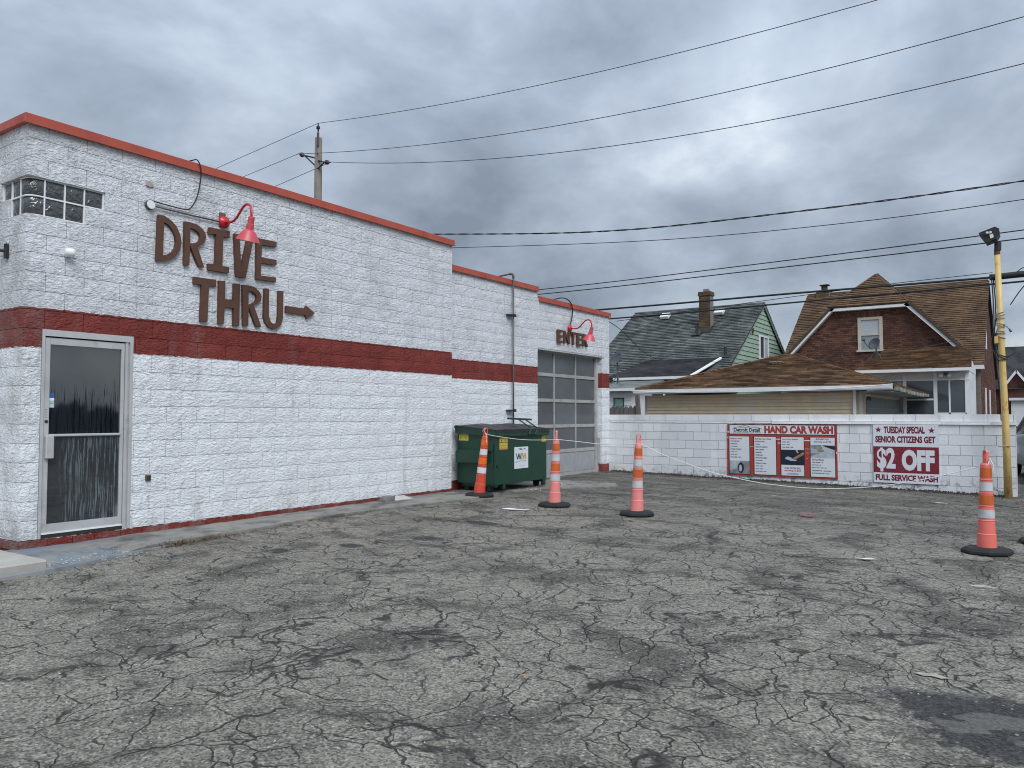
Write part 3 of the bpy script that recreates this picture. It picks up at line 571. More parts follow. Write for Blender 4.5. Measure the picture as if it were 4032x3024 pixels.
# ------------------------------------------------------------------ lettering on the walls
LET = {'D':([(5.251,3.934),(5.333,3.935),(5.424,3.895),(5.495,3.834),(5.543,3.743),(5.562,3.654),(5.546,3.558),(5.494,3.47),(5.426,3.413),(5.359,3.387),(5.236,3.37)],[(5.327,3.861),(5.388,3.834),(5.442,3.781),(5.482,3.703),(5.491,3.64),(5.477,3.566),(5.44,3.51),(5.387,3.473),(5.318,3.446)]),
'R':([(5.602,3.925),(5.688,3.927),(5.769,3.919),(5.843,3.883),(5.889,3.833),(5.902,3.784),(5.887,3.722),(5.846,3.675),(5.782,3.632),(5.88,3.392),(5.808,3.388),(5.678,3.629),(5.672,3.385),(5.603,3.378)],[(5.677,3.857),(5.738,3.85),(5.795,3.822),(5.82,3.775),(5.808,3.722),(5.765,3.681),(5.679,3.661)]),
'I':([(5.949,3.922),(6.252,3.928),(6.249,3.843),(6.154,3.832),(6.147,3.45),(6.247,3.451),(6.245,3.371),(5.943,3.369),(5.941,3.45),(6.041,3.456),(6.051,3.847),(5.944,3.836)],None),
'V':([(6.321,3.914),(6.398,3.918),(6.438,3.478),(6.534,3.91),(6.626,3.912),(6.507,3.346),(6.358,3.347)],None),
'E':([(6.676,3.922),(7.004,3.928),(7.005,3.856),(6.76,3.841),(6.755,3.671),(7.008,3.674),(7.009,3.601),(6.753,3.587),(6.746,3.417),(7.004,3.427),(7.005,3.367),(6.676,3.356)],None),
'T':([(5.745,3.251),(6.062,3.257),(6.063,3.172),(5.958,3.164),(5.943,2.702),(5.844,2.695),(5.851,3.164),(5.741,3.163)],None),
'H':([(6.104,3.255),(6.195,3.258),(6.194,3.024),(6.325,3.025),(6.329,3.25),(6.418,3.252),(6.415,2.692),(6.327,2.691),(6.326,2.919),(6.191,2.918),(6.179,2.695),(6.104,2.692)],None),
'R2':([(6.463,3.251),(6.572,3.255),(6.665,3.24),(6.74,3.187),(6.77,3.128),(6.752,3.063),(6.687,3.016),(6.641,2.999),(6.771,2.715),(6.683,2.713),(6.562,2.97),(6.559,2.706),(6.48,2.701)],[(6.555,3.178),(6.619,3.179),(6.676,3.147),(6.691,3.102),(6.668,3.045),(6.613,3.011),(6.558,2.995)]),
'U':([(6.819,3.25),(6.892,3.255),(6.894,2.881),(6.928,2.797),(6.987,2.767),(7.039,2.801),(7.053,2.899),(7.058,3.25),(7.137,3.256),(7.133,2.875),(7.105,2.775),(7.046,2.721),(6.988,2.703),(6.891,2.722),(6.832,2.788),(6.812,2.873)],None),
'A':([(7.191,3.052),(7.532,3.054),(7.552,3.098),(7.711,3.003),(7.562,2.903),(7.533,2.959),(7.188,2.959)],None)}
SG = thing('drive_thru_lettering', (-8.78, 6.4, 2.69), 'brown cut-out DRIVE THRU letters with an arrow on the white wall', 'sign')
for k, (o_, h_) in LET.items():
    obj('arrow' if k == 'A' else 'letter', prism(o_[::-1], h_[::-1] if h_ else None, fX(-8.80), .002, .045 + rnd.uniform(-.003, .003)), LETTER, SG, label='brown arrow pointing right' if k == 'A' else 'brown letter ' + k[0])
EN = thing('enter_lettering', (-8.88, 15.5, 3.13), 'small brown ENTER letters above the garage door', 'sign')
for ch, y0, y1 in (('E', 14.79, 15.00), ('N', 15.075, 15.32), ('T', 15.375, 15.61), ('E', 15.665, 15.875), ('R', 15.94, 16.19)):
    obj('letter', text(ch, y0, y1, 3.135, 3.43, fX(-8.88), 0., .02, .04), LETTER, EN, label='brown letter ' + ch)

# ------------------------------------------------------------------ things on the walls
def gooseneck(X0, Y0, Z0, label, block=True):
    t = thing('gooseneck_lamp', (X0, Y0, Z0), label, 'lamp', 'red gooseneck lamps on the wall')
    fx = lambda x, z: (X0 + x, Y0, Z0 + z)
    obj('wall_plate', xf(lathe([(0, .05), (.03, .05), (.045, .03), (.078, .018), (.08, 0)], 20), Matrix.Translation((X0 + .03, Y0, Z0)) @ Matrix.Rotation(R(90), 4, 'Y')), LREDP, t, True)
    pts = [(.05, 0), (.10, -.012), (.17, -.022), (.24, -.014), (.30, .02), (.36, .08), (.42, .135), (.48, .162), (.53, .160), (.572, .13), (.592, .08), (.597, .02), (.598, -.04)]
    obj('arm', tube([fx(*p) for p in pts], .0155, 10), LREDP, t, True)
    M = Matrix.Translation(fx(.598, -.03)) @ Matrix.Rotation(R(14), 4, 'Y')
    obj('socket', xf(lathe_s([(.0, .02), (.036, .02), (.04, .0), (.04, -.075), (.047, -.08), (.05, -.15)], 20), M), LPINK, t, True)
    obj('shade', xf(lathe_s([(.05, -.148), (.075, -.165), (.105, -.21), (.148, -.285), (.152, -.292), (.146, -.288), (.10, -.21), (.045, -.155)], 28), M), LPINK, t, True)
    obj('bulb', xf(lathe([(0, -.27), (.02, -.265), (.03, -.245), (.03, -.22), (.016, -.19), (.014, -.15)], 14), M), WHITEP, t, True)
    if block: obj('mounting_block', box(X0 - .005, X0 + .03, Y0 - .06, Y0 + .03, Z0 - .07, Z0 + .12, .004), mat('grey_brown_wood', (.12, .105, .085), .8), t)
    return t
gooseneck(-8.8, 6.168, 4.034, 'larger red gooseneck lamp above the DRIVE THRU letters')
gooseneck(-8.9, 15.36, 3.51, 'distant red gooseneck lamp over the ENTER letters', False)
jb = thing('junction_box', (-8.8, 5.15, 4.03), 'round white electrical box on the wall above the letter D', 'electrical box')
obj('cover', xf(lathe_s([(0, .062), (.050, .062), (.053, .056)], 20), Matrix.Translation((-8.8, 5.15, 4.03)) @ Matrix.Rotation(R(90), 4, 'Y')), WHITEP, jb)
obj('housing', xf(lathe([(.053, .055), (.056, 0)], 20), Matrix.Translation((-8.8, 5.15, 4.03)) @ Matrix.Rotation(R(90), 4, 'Y')), GALV, jb)
single('conduit', tube([(-8.765, 5.215, 4.028), (-8.77, 5.6, 4.022), (-8.77, 6.12, 4.026)], .011, 8), GALV, 'thin straight conduit running from the round box to the red lamp', 'conduit', None, True)
def spline(pts, n=6):
    P = [Vector(p) for p in pts]; P = [P[0] * 2 - P[1]] + P + [P[-1] * 2 - P[-2]]; out = []
    for i in range(1, len(P) - 2):
        for k in range(n):
            t = k / n; a, b, c, d_ = P[i - 1], P[i], P[i + 1], P[i + 2]
            out.append(.5 * ((2 * b) + (c - a) * t + (2 * a - 5 * b + 4 * c - d_) * t * t + (3 * b - a - 3 * c + d_) * t ** 3))
    return out + [P[-2]]
single('lamp_cable', tube(spline([(-8.775, 5.14, 4.089), (-8.77, 5.38, 4.078), (-8.77, 5.61, 4.079), (-8.765, 5.69, 4.119), (-8.755, 5.766, 4.276), (-8.74, 5.80, 4.506), (-8.73, 5.79, 4.652), (-8.74, 5.745, 4.735), (-8.80, 5.70, 4.725), (-9.1, 5.62, 4.70)]), .008, 6), WIRE, 'thin black cable hanging over the coping in a loop to the round box', 'cable', None, True)
single('lamp_cable', tube(spline([(-8.87, 15.36, 3.56), (-8.86, 15.42, 3.7), (-8.85, 15.45, 3.88), (-8.83, 15.39, 4.03), (-8.83, 15.25, 4.13), (-8.88, 15.05, 4.17), (-9.05, 14.9, 4.12), (-9.25, 14.8, 4.07)]), .013, 6), WIRE, 'thick black cable curling over the coping to the lamp above ENTER', 'cable', None, True)
sc_ = thing('security_camera', (-8.8, 4.223, 3.23), 'small white egg-shaped security camera on the front wall', 'camera')
M = Matrix.Translation((-8.73, 4.215, 3.285)) @ Vector((.35, .9, -.12)).to_track_quat('Z', 'Y').to_matrix().to_4x4()
obj('housing', xf(lathe([(0, -.05), (.025, -.046), (.043, -.03), (.05, 0), (.047, .03), (.038, .052), (.034, .054)], 20), M), WHITEP, sc_, True)
obj('lens', xf(lathe([(.034, .053), (.026, .05), (0, .05)], 20), M), BLACKP, sc_)
obj('mount', tube([(-8.805, 4.21, 3.27), (-8.75, 4.212, 3.275)], .03, 14), WHITEP, sc_)
bc = thing('floodlight_camera', (-9.19, 3.8, 3.2), 'black camera on a wall bracket at the left picture edge', 'camera')
obj('bracket', join(box(-9.215, -9.165, 3.76, 3.80, 3.20, 3.36, .006), tube([(-9.19, 3.77, 3.28), (-9.26, 3.70, 3.29), (-9.36, 3.66, 3.30)], .018, 8), tube([(-9.36, 3.66, 3.30), (-9.37, 3.655, 3.38)], .02, 8)), BLACKP, bc)
obj('head', rot_z(join(box(-9.44, -9.31, 3.55, 3.74, 3.38, 3.47, .015), box(-9.45, -9.30, 3.50, 3.74, 3.465, 3.478)), .4, (-9.37, 3.65)), BLACKP, bc)
obj('lens', xf(lathe([(0, .01), (.03, .01), (.033, 0)], 14), Matrix.Translation((-9.302, 3.62, 3.42)) @ Matrix.Rotation(R(90), 4, 'Y')), WHITEP, bc)
ob_ = thing('outlet_box', (-8.79, 5.2, .73), 'small rusty square outlet box low on the white wall', 'electrical box')
obj('cover', box(-8.80, -8.772, 5.168, 5.232, .728, .798, .004), mat('brown_box', (.10, .085, .055), .6, 0, .3, 30.), ob_)
obj('socket', join(box(-8.7722, -8.770, 5.178, 5.196, .738, .788), box(-8.7722, -8.770, 5.204, 5.222, .738, .788)), DARKM, ob_)
pp = thing('vent_pipe', (-8.85, 12.99, .14), 'tall grey vertical pipe on the wall behind the dumpster', 'pipe')
obj('pipe', tube([(-8.83, 13.0, .12), (-8.83, 13.0, 4.33)], .018, 10), GALV, pp, True)
obj('elbow', tube(spline([(-8.83, 13.0, 4.31), (-8.835, 13.0, 4.37), (-8.87, 13.0, 4.40), (-8.93, 13.0, 4.405)], 4), .025, 10), mat('rusty_pipe', (.13, .095, .075), .7, .2, .3, 14.), pp, True)
obj('top_pipe', tube([(-8.93, 13.0, 4.405), (-9.5, 13.0, 4.36)], .018, 10), MATS['rusty_pipe'], pp, True)
for z in (3.545, 1.61): obj('bracket', join(box(-8.89, -8.80, 12.82, 13.04, z - .018, z + .018, .004), box(-8.82, -8.79, 12.96, 13.05, z - .028, z + .028)), DARKM, pp)
obj('bare_patch', join(*[prism([(5.10, 4.30), (5.15, 4.32), (5.19, 4.30), (5.20, 4.27), (5.15, 4.25), (5.11, 4.26)][::-1], None, fX(-8.80), .02, .024)]), mat('bare_stone', (.40, .34, .27), .9), B)

# ------------------------------------------------------------------ painted block wall at the back
YB = 17.336
BW = thing('block_wall', (-4.6, YB, .1), 'low white painted concrete block wall with a ledge, behind the cones', 'wall')
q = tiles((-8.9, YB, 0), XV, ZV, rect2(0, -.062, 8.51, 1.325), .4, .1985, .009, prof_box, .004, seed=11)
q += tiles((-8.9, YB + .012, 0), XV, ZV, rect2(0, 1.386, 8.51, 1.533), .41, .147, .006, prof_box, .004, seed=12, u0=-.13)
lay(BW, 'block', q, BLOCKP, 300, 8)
q = tiles((-8.9, YB, 0), XV, ZV, [(4.02, 1.328), (8.53, 1.328), (8.53, 1.385), (4.02, 1.385)], .82, .057, .004, prof_box, .040, seed=13)
q += tiles((-8.9, YB, 0), XV, ZV, [(0.05, 1.335), (4.0, 1.335), (4.0, 1.378), (0.05, 1.378)], .35, .043, .012, prof_box, .006, seed=14, jit=.35)
lay(BW, 'ledge', q, mat('ledge_white', (.82, .83, .835), .5, 0, .05, 6., .3, 30., .3, (.3, .28, .26)), 60, 8)
obj('wall_core', join(box(-8.9, -.392, YB + .016, YB + .19, -.1, 1.326), box(-8.9, -.392, YB + .028, YB + .19, 1.3265, 1.528)), BLOCKP, BW)
obj('wall_end', box(-.3915, -.385, YB + .006, YB + .185, -.1, 1.52), BLOCKP, BW)

# ------------------------------------------------------------------ signs on the wall
SRED = aged('sign_red', (.43, .045, .032), (.36, .06, .05), 4., .5, .7, .45, 0, .05); SBLK = mat('sign_black', (.012, .012, .016), .5); SWH = mat('sign_white', (.66, .69, .73), .4, 0, .04)
STXT = mat('print_dark', (.015, .02, .03), .5, 0, 0); SRTX = mat('print_red', (.30, .022, .03), .5, 0, 0); SCRIM = mat('print_crimson', (.165, .010, .028), .5, 0, .08)
def crackle():
    m, nt, b = newmat('crackle_crimson'); P = pos(nt); v = nd(nt, 'TexVoronoi', {'Vector': P, 'Scale': 15.}, feature='DISTANCE_TO_EDGE').outputs[0]
    setin(nt, b, Base_Color=mixc(nt, mr(nt, v, .01, .05, .5, 0.), (.19, .011, .026), (.32, .07, .09)), Roughness=.45); return m
M1 = thing('menu_board', (-4.7, YB - .02, .165), 'red HAND CAR WASH price board with four white panels', 'sign')
sx0, sx1, sz0, sz1 = -5.885, -3.54, .168, 1.318; sw, sh = sx1 - sx0, sz1 - sz0; f1 = fY(YB - .012)
n_ = lambda u: sx0 + sw * u
m_ = lambda v: sz1 - sh * v
def rc(u0, u1, v0, v1, d0, d1): return prism(rect2(n_(u0), m_(v1), n_(u1), m_(v0)), None, f1, d0, d1)
ed = [(sx0 - .012, sz0 + .02)] + [(sx0 + sw * i / 40, sz0 + rnd.uniform(-.004, .004)) for i in range(41)] + [(sx0 + sw * (40 - i) / 40, sz1 + rnd.uniform(-.006, .003)) for i in range(41)]
obj('board', prism(ed, None, f1, 0, .012), SRED, M1)
obj('board_edge', join(rc(.012, .985, .006, .016, .0122, .0135)), SBLK, M1)
hd = obj('header_panel', rc(.0235, .978, .022, .188, .0145, .017), SWH, M1); obj('border', rc(.016, .986, .012, .200, .0122, .0142), SBLK, hd)
def T(s, u0, u1, v, h, bold=.0): return text(s, n_(u0), None if u1 is None else n_(u1), m_(v) - h * sh / 2, m_(v) + h * sh / 2, f1, .0172, bold, .0008)
obj('lettering', T('HAND CAR WASH', .356, .968, .104, .146, .06), SBLK, hd, label='black outline of the words HAND CAR WASH')
obj('lettering', move(T('HAND CAR WASH', .359, .965, .104, .134, .042), (0, -.001, 0)), SRED, hd, label='red words HAND CAR WASH')
obj('lettering', join(T('Detroit Detail', .065, .315, .112, .074, .03), T('EXPRESS & HAND CAR WASH', .060, .322, .163, .020)), STXT, hd, label='dark words Detroit Detail')
car = [(.05, .098), (.06, .078), (.085, .064), (.11, .058), (.13, .044), (.155, .032), (.18, .030), (.20, .038), (.215, .056), (.24, .058), (.28, .060), (.31, .075), (.335, .097)]
fl_ = lambda L, r, k: tube([(n_(a), YB - .0302, m_(b)) for a, b in L], r, k)
obj('car_outline', join(fl_(car, .0035, 5), fl_([(.11, .058), (.14, .062), (.215, .058)], .0045, 5)), STXT, hd)
PANELS = [(.021, .212, [('Exterior Wash', .284, 1, .026)] + [(s, .335 + i * .0522, 0, .021) for i, s in enumerate(['HAND CAR WASH', 'SHAMMY DRY', 'DOOR JAMBS', 'EXTERIOR WINDOWS', 'CARS - $15', 'SUVs - $18', 'FULL SIZE - $22'])], (.715, .962)),
 (.26, .461, [('Full Service Wash', .284, 1, .026)] + [(s, .335 + i * .0522, 0, .021) for i, s in enumerate(['EXTERIOR WASH', 'VACUUM', 'WINDOWS & MIRRORS', 'WIPE CONSOLE', 'DASHBOARD', 'WHITEWALLS', 'WIPE DOOR PANELS', 'DOOR JAMBS', 'STEERING COLUMN', 'CARS - $25', 'SUVs - $30', 'FULL SIZE - $35'])], None),
 (.509, .712, [('Hand Wax Special', .284, 1, .026), ('CARS - $40', .336, 0, .021), ('SUVs - $50', .385, 0, .021), ('FULL SIZE - $60', .435, 0, .021), ('FULL DETAILING', .825, 1, .030), ('Starting at $50', .874, 1, .030), ('ASK FOR DETAILS', .932, 0, .021)], (.48, .765)),
 (.771, .98, [('BUFF AND WAX', .273, 1, .028), ('Starting at $100', .324, 1, .028), ('Extras Menu', .651, 1, .028), ('TIRE SHINE - $2', .703, 0, .021), ('HOT WAX - $3', .752, 0, .021), ('SPRAY WAX - $5 & Up', .802, 0, .021), ('TAR REMOVAL - Cost Varies', .853, 0, .021), ('MATS SHAMPOOED - $2 ea.', .902, 0, .021)], (.377, .617))]
P_G = mat('photo_grey', (.22, .24, .26), .4, 0, .3, 14.); P_D = mat('photo_dark', (.012, .016, .03), .35, 0, .3, 10.); P_S = mat('photo_silver', (.40, .45, .48), .4, 0, .2, 9.); P_T = mat('photo_skin', (.32, .19, .12), .5, 0, .1); P_B = mat('photo_cloth', (.36, .48, .58), .5, 0, .2, 30.)
for i, (u0, u1, lines, pic) in enumerate(PANELS):
    pn = obj('menu_panel', rc(u0, u1, .243, .966, .0145, .017), SWH, M1); obj('border', rc(u0 - .008, u1 + .006, .234, .978, .0122, .0142), SBLK, pn)
    for red in (0, 1):
        tt = []
        for s, v, r_, h in lines:
            if r_ != red: continue
            wd = min(u1 - u0 - .016, len(s) * h * (.335 if r_ else .315)); a = (u0 + u1 - wd) / 2 if (r_ and (i == 3 and v < .4 or i == 2 and v > .6)) or 'ASK' in s else u0 + .010
            tt.append(T(s, a, a + wd, v, h * 1.12, .03))
        if tt: obj('lettering', join(*tt), SRTX if red else STXT, pn)
    if pic:
        va, vb = pic; e_ = lambda pts: prism([(n_(u0 + (u1 - u0) * a), m_(va + (vb - va) * b)) for a, b in pts][::-1], None, f1, .0172, .0190)
        e2 = lambda pts: prism([(n_(u0 + (u1 - u0) * a), m_(va + (vb - va) * b)) for a, b in pts][::-1], None, f1, .0192, .0200)
        cir = lambda cx, cy, rx, ry: [(cx + rx * math.cos(2 * math.pi * k / 18), cy + ry * math.sin(2 * math.pi * k / 18)) for k in range(18)]
        if i == 0:
            pt = obj('picture', e_([(0, 0), (1, 0), (1, 1), (0, 1)]), P_G, pn); obj('car_side', e2([(0, 0), (.55, 0), (.42, .35), (.36, .62), (0, .78)]), P_S, pt); obj('tyre', e2(cir(.57, .55, .15, .42)), SBLK, pt)
            obj('wheel', prism([(n_(u0 + (u1 - u0) * a), m_(va + (vb - va) * b)) for a, b in cir(.55, .58, .08, .27)][::-1], None, f1, .0202, .0206), P_B, pt); obj('arm', e2([(.74, .5), (.9, .2), (.97, .28), (.78, .6)]), P_T, pt)
        if i == 2:
            pt = obj('picture', e_([(0, 0), (1, 0), (1, 1), (0, 1)]), P_D, pn); obj('arm', e2([(.48, .58), (.98, .12), (1, .3), (.6, .66)]), P_T, pt); obj('cloth', e2([(.16, .56), (.28, .44), (.42, .5), (.52, .62), (.70, .66), (.66, .74), (.4, .72), (.2, .62)]), P_B, pt); obj('window_post', e2([(.64, 0), (.71, 0), (.77, .2), (.70, .2)]), P_S, pt)
        if i == 3:
            pt = obj('picture', e_([(0, 0), (1, 0), (1, 1), (0, 1)]), P_S, pn); obj('bumper', e2([(.5, .02), (1, .08), (1, .38), (.6, .14)]), SBLK, pt); obj('sleeve', e2([(0, .06), (.42, 0), (.5, .3), (.3, .36), (.06, .28)]), P_G, pt); obj('polisher', e2(cir(.42, .46, .14, .12)), P_T, pt); obj('reflection', e2([(0, .62), (.42, .64), (0, .88)]), P_G, pt)
chips = [rc(a, b_, c, c + h, .0125, .0145) for a, b_, c, h in ((.463, .503, .275, .018), (.714, .768, .292, .02), (.002, .014, .14, .03), (.001, .010, .25, .03), (.478, .503, .35, .015), (.72, .765, .455, .006), (.22, .255, .432, .005), (.99, .999, .5, .03), (.73, .765, .53, .005), (.735, .742, .63, .012))]
obj('paint_chips', join(*chips), SWH, M1)

M2 = thing('discount_sign', (-2.25, YB - .02, .15), 'white TUESDAY SPECIAL sign with a crimson $2 OFF band', 'sign')
sx0, sx1, sz0, sz1 = -2.843, -1.661, .149, 1.3255; sw, sh = sx1 - sx0, sz1 - sz0
f1 = fY(YB - .034)
obj('board', prism(rect2(sx0, sz0, sx1, sz1), None, fY(YB - .008), 0, .026), SWH, M2)
obj('red_band', rc(.0, 1., .378, .826, .0002, .0012), crackle(), M2)
def TB(s, u0, u1, v0, v1, m, bold, nm='lettering', d=.0014): return obj(nm, text(s, n_(u0), n_(u1), m_(v1), m_(v0), f1, d, bold, .0008), m, M2, label='printed words ' + s)
TB('TUESDAY SPECIAL', .172, .798, .032, .152, SCRIM, .045); TB('SENIOR CITIZENS GET', .035, .953, .197, .312, SCRIM, .045)
TB('$2', .055, .345, .40, .81, SWH, .04, d=.0026); TB('OFF', .44, .935, .425, .785, SWH, .06, d=.0026); TB('FULL SERVICE WASH', .030, .978, .858, .962, SCRIM, .045)
for cu, cv in ((.085, .09), (.898, .098)):
    s_ = [(n_(cu) + (.066 if k % 2 == 0 else .026) * math.sin(k * math.pi / 5), m_(cv) + (.066 if k % 2 == 0 else .026) * math.cos(k * math.pi / 5)) for k in range(10)]
    obj('star', prism(s_[::-1], None, f1, .0012, .0022), SCRIM, M2)
obj('screw', join(*[prism([(n_(a) + .006 * math.cos(t), m_(b) + .006 * math.sin(t)) for t in (0, 1.05, 2.1, 3.14, 4.2, 5.2)], None, f1, .001, .004) for a, b in ((.018, .012), (.95, .03), (.53, .975), (.22, .985))]), DARKM, M2)

# ------------------------------------------------------------------ dumpster
DP = thing('dumpster', (-8.36, 11.95, .14), 'dark green wheeled metal dumpster with black lids against the wall', 'dumpster')
x0, x1, y0, y1 = -8.76, -7.94, 11.1, 12.83
def side(zb, zf, zb2, zf2, ya, yb, xa=x0, xb=x1): 
    V = [(xa, ya, zb), (xb, ya, zf), (xb, ya, zf2), (xa, ya, zb2), (xa, yb, zb), (xb, yb, zf), (xb, yb, zf2), (xa, yb, zb2)]
    return V, [[0, 1, 2, 3], [5, 4, 7, 6], [1, 5, 6, 2], [4, 0, 3, 7], [0, 4, 5, 1], [3, 2, 6, 7]]
obj('body', join(side(.30, .285, 1.20, 1.145, y0, y1), box(x1 - .001, x1 + .012, y0 - .006, y0 + .03, .285, 1.145)), RUSTG, DP)
obj('rim', join(side(1.195, 1.135, 1.285, 1.222, y0 - .045, y1 + .045, x0 - .03, x1 + .045)), DGREEN, DP)
for s_, ya, yb in ((0, y0 - .10, y0 - .001), (1, y1 + .001, y1 + .085)): obj('fork_pocket', join(box(x0 + .02, x1 - .12, ya, yb, .66, .88, .01), box(x0 + .02, x1 - .02, ya + .06 if s_ == 0 else ya, yb if s_ == 0 else yb - .06, .88, .90)), RUSTG, DP)
obj('corner_post', join(box(x1 - .20, x1 - .02, y0 - .012, y0 - .0015, .60, 1.0), box(x1 + .001, x1 + .03, y0 + .05, y0 + .11, .60, .63)), DGREEN, DP)
for bb in (box(x0 + .05, x1 - .02, y0 + .05, y0 + .14, .24, .295), box(x0 + .05, x1 - .02, y1 - .14, y1 - .05, .24, .295)): obj('base_channel', bb, DGREEN, DP)
for bb in (box(x1 - .04, x1 + .006, y0 + .26, y0 + .33, .20, .30), box(x1 - .05, x1 + .004, y1 - .12, y1 - .04, .17, .34)): obj('stop_foot', bb, DGREEN, DP)
def lid(ya, yb, seed):
    r = random.Random(seed); V, F = [], []; n, k = 9, 7
    for i in range(n):
        for j in range(k):
            a, b = i / (n - 1), j / (k - 1); x = x0 - .02 + (x1 + .07 - x0) * a; y = ya + (yb - ya) * b
            V.append((x, y, 1.325 - .066 * a + .045 * math.sin(math.pi * min(1, a * 1.25)) * (math.sin(math.pi * b) ** .5 if 0 < b < 1 else 0) + (.012 if j % 2 and .12 < a < .9 else 0) + r.uniform(-.004, .004)))
    for i in range(n - 1):
        for j in range(k - 1): F.append([i * k + j, (i + 1) * k + j, (i + 1) * k + j + 1, i * k + j + 1])
    m = len(V); ring = [i * k for i in range(n)] + [(n - 1) * k + j for j in range(1, k)] + [i * k + k - 1 for i in range(n - 2, -1, -1)] + [j for j in range(k - 2, 0, -1)]
    V += [(V[i][0], V[i][1], V[i][2] - .055) for i in ring]
    for q_ in range(len(ring)): F.append([ring[q_], m + q_, m + (q_ + 1) % len(ring), ring[(q_ + 1) % len(ring)]])
    return V, F
obj('lid', lid(y0 - .03, (y0 + y1) / 2 - .004, 1), BLACKP, DP); obj('lid', lid((y0 + y1) / 2 + .004, y1 + .03, 2), BLACKP, DP)
obj('hinge_bar', join(tube([(x0 - .03, y0 - .06, 1.30), (x0 - .03, y1 + .06, 1.30)], .016, 8), *[box(x0 - .06, x0 + .03, y - .03, y + .03, 1.28, 1.33, .006) for y in (y0 + .01, 11.9, y1 - .03)]), BLACKP, DP)
bar = lambda y: tube([(-8.13, y, 1.442), (-8.02, y + .05, 1.36), (-7.915, y + .10, 1.285), (-7.89, y + .06, 1.23), (-7.885, y, 1.165)], .013, 8)
obj('lock_bar', join(tube([(-8.13, 11.78, 1.455), (-8.13, 12.58, 1.430)], .018, 10), bar(12.12), bar(12.34), tube([(-7.885, 12.10, 1.165), (-7.885, 12.36, 1.165)], .013, 8)), DGREEN, DP)
for cx_, cy_ in ((x1 - .16, y0 + .10), (x1 - .16, y1 - .12), (x0 + .14, y0 + .12)):
    cs = obj('caster', join(box(cx_ - .05, cx_ + .05, cy_ - .04, cy_ + .04, .255, .275), box(cx_ - .045, cx_ + .03, cy_ - .034, cy_ - .026, .17, .26), box(cx_ - .045, cx_ + .03, cy_ + .026, cy_ + .034, .17, .26)), DGREEN, DP)
    obj('wheel', xf(lathe([(.0, -.022), (.05, -.022), (.066, -.016), (.068, 0), (.066, .016), (.05, .022), (0, .022)], 18), Matrix.Translation((cx_, cy_, g(cx_, cy_) + .085)) @ Matrix.Rotation(R(90), 4, 'X')), RUBBER, cs, True)
YST = mat('yellow_sticker', (.50, .42, .06), .5, 0, .1, 30.); OST = mat('orange_sticker', (.50, .25, .08), .5, 0, .12, 30.); INK = mat('sticker_ink', (.03, .028, .02), .6)
fy, fx_ = fY(y0), fX(x1)
for a, b in ((-8.73, -8.625), (-8.622, -8.517)):
    st_ = obj('warning_sticker', prism(rect2(a, 1.055, b, 1.185), None, fy, .001, .003), YST, DP); obj('lettering', join(text('CAUTION', a + .008, b - .008, 1.162, 1.178, fy, .003, .02, .0006), prism([((a + b) / 2 + .024 * math.cos(k * .7) - .01, 1.112 + .026 * math.sin(k * .7)) for k in range(9)], [((a + b) / 2 + .017 * math.cos(k * .7) - .01, 1.112 + .019 * math.sin(k * .7)) for k in range(9)], fy, .003, .0036)), INK, st_)
st_ = obj('warning_sticker', prism(rect2(11.245, .90, 11.50, 1.12), None, fx_, .001, .003), OST, DP)
obj('label_body', join(prism(rect2(11.252, .935, 11.493, 1.018), None, fx_, .003, .0036), prism(rect2(11.252, 1.035, 11.493, 1.09), None, fx_, .003, .0036)), YST, st_); obj('lettering', join(text('WARNING - DANGER', 11.255, 11.49, 1.02, 1.033, fx_, .0032, .02, .0008), text('DO NOT PLAY', 11.27, 11.47, .968, .98, fx_, .0036, .01, .0006), prism(rect2(11.30, 1.045, 11.325, 1.08), None, fx_, .0036, .0042), prism(rect2(11.41, 1.04, 11.43, 1.085), None, fx_, .0036, .0042)), INK, st_)
st_ = obj('size_sticker', prism(rect2(12.655, 1.005, 12.815, 1.125), None, fx_, .001, .003), YST, DP); obj('lettering', text('2yd', 12.672, 12.80, 1.03, 1.105, fx_, .003, .02, .0006), INK, st_)
pl = obj('logo_plate', prism(rect2(11.715, .535, 12.175, .93), None, fx_, .001, .005), SWH, DP)
def zig(pts, wd): return [(a, b) for a, b in pts]
Wp = [(0, 1), (.15, 1), (.22, .38), (.36, 1), (.47, 1), (.60, .0), (.46, 0), (.40, .42), (.28, 0), (.14, 0)]
mp = lambda P_, ya, yb, za, zb: [(ya + (yb - ya) * a, za + (zb - za) * b) for a, b in P_]
W2 = [(0, 1), (.17, 1), (.27, .36), (.45, 1), (.60, 1), (.72, .36), (.84, 1), (1, 1), (.80, 0), (.62, 0), (.52, .52), (.36, 0), (.18, 0)]
obj('letter', prism(mp(W2, 11.765, 11.955, .700, .812)[::-1], None, fx_, .005, .006), mat('logo_green', (.02, .09, .06), .5), pl, label='green letter W')
obj('letter', prism([(2 * 12.0225 - a, 1.512 - b) for a, b in mp(W2, 11.93, 12.115, .700, .812)][::-1], None, fx_, .0062, .007), mat('logo_yellow', (.55, .33, .03), .5), pl, label='yellow letter M')
obj('wear_mark', join(prism(rect2(11.79, .665, 12.10, .673), None, fx_, .005, .006), prism([(11.80, .915), (11.86, .895), (11.93, .91), (11.97, .885), (12.06, .905), (12.10, .87), (12.02, .893), (11.95, .872), (11.87, .885)], None, fx_, .005, .006), prism([(11.73, .660), (11.78, .645), (11.80, .655), (11.77, .662)], None, fx_, .005, .006)), mat('scuffed_print', (.14, .14, .14), .7), pl)
obj('lettering', text('WM.COM', 11.86, 12.05, .575, .592, fx_, .005, 0, .0006), mat('faded_print', (.45, .47, .49), .6), pl)

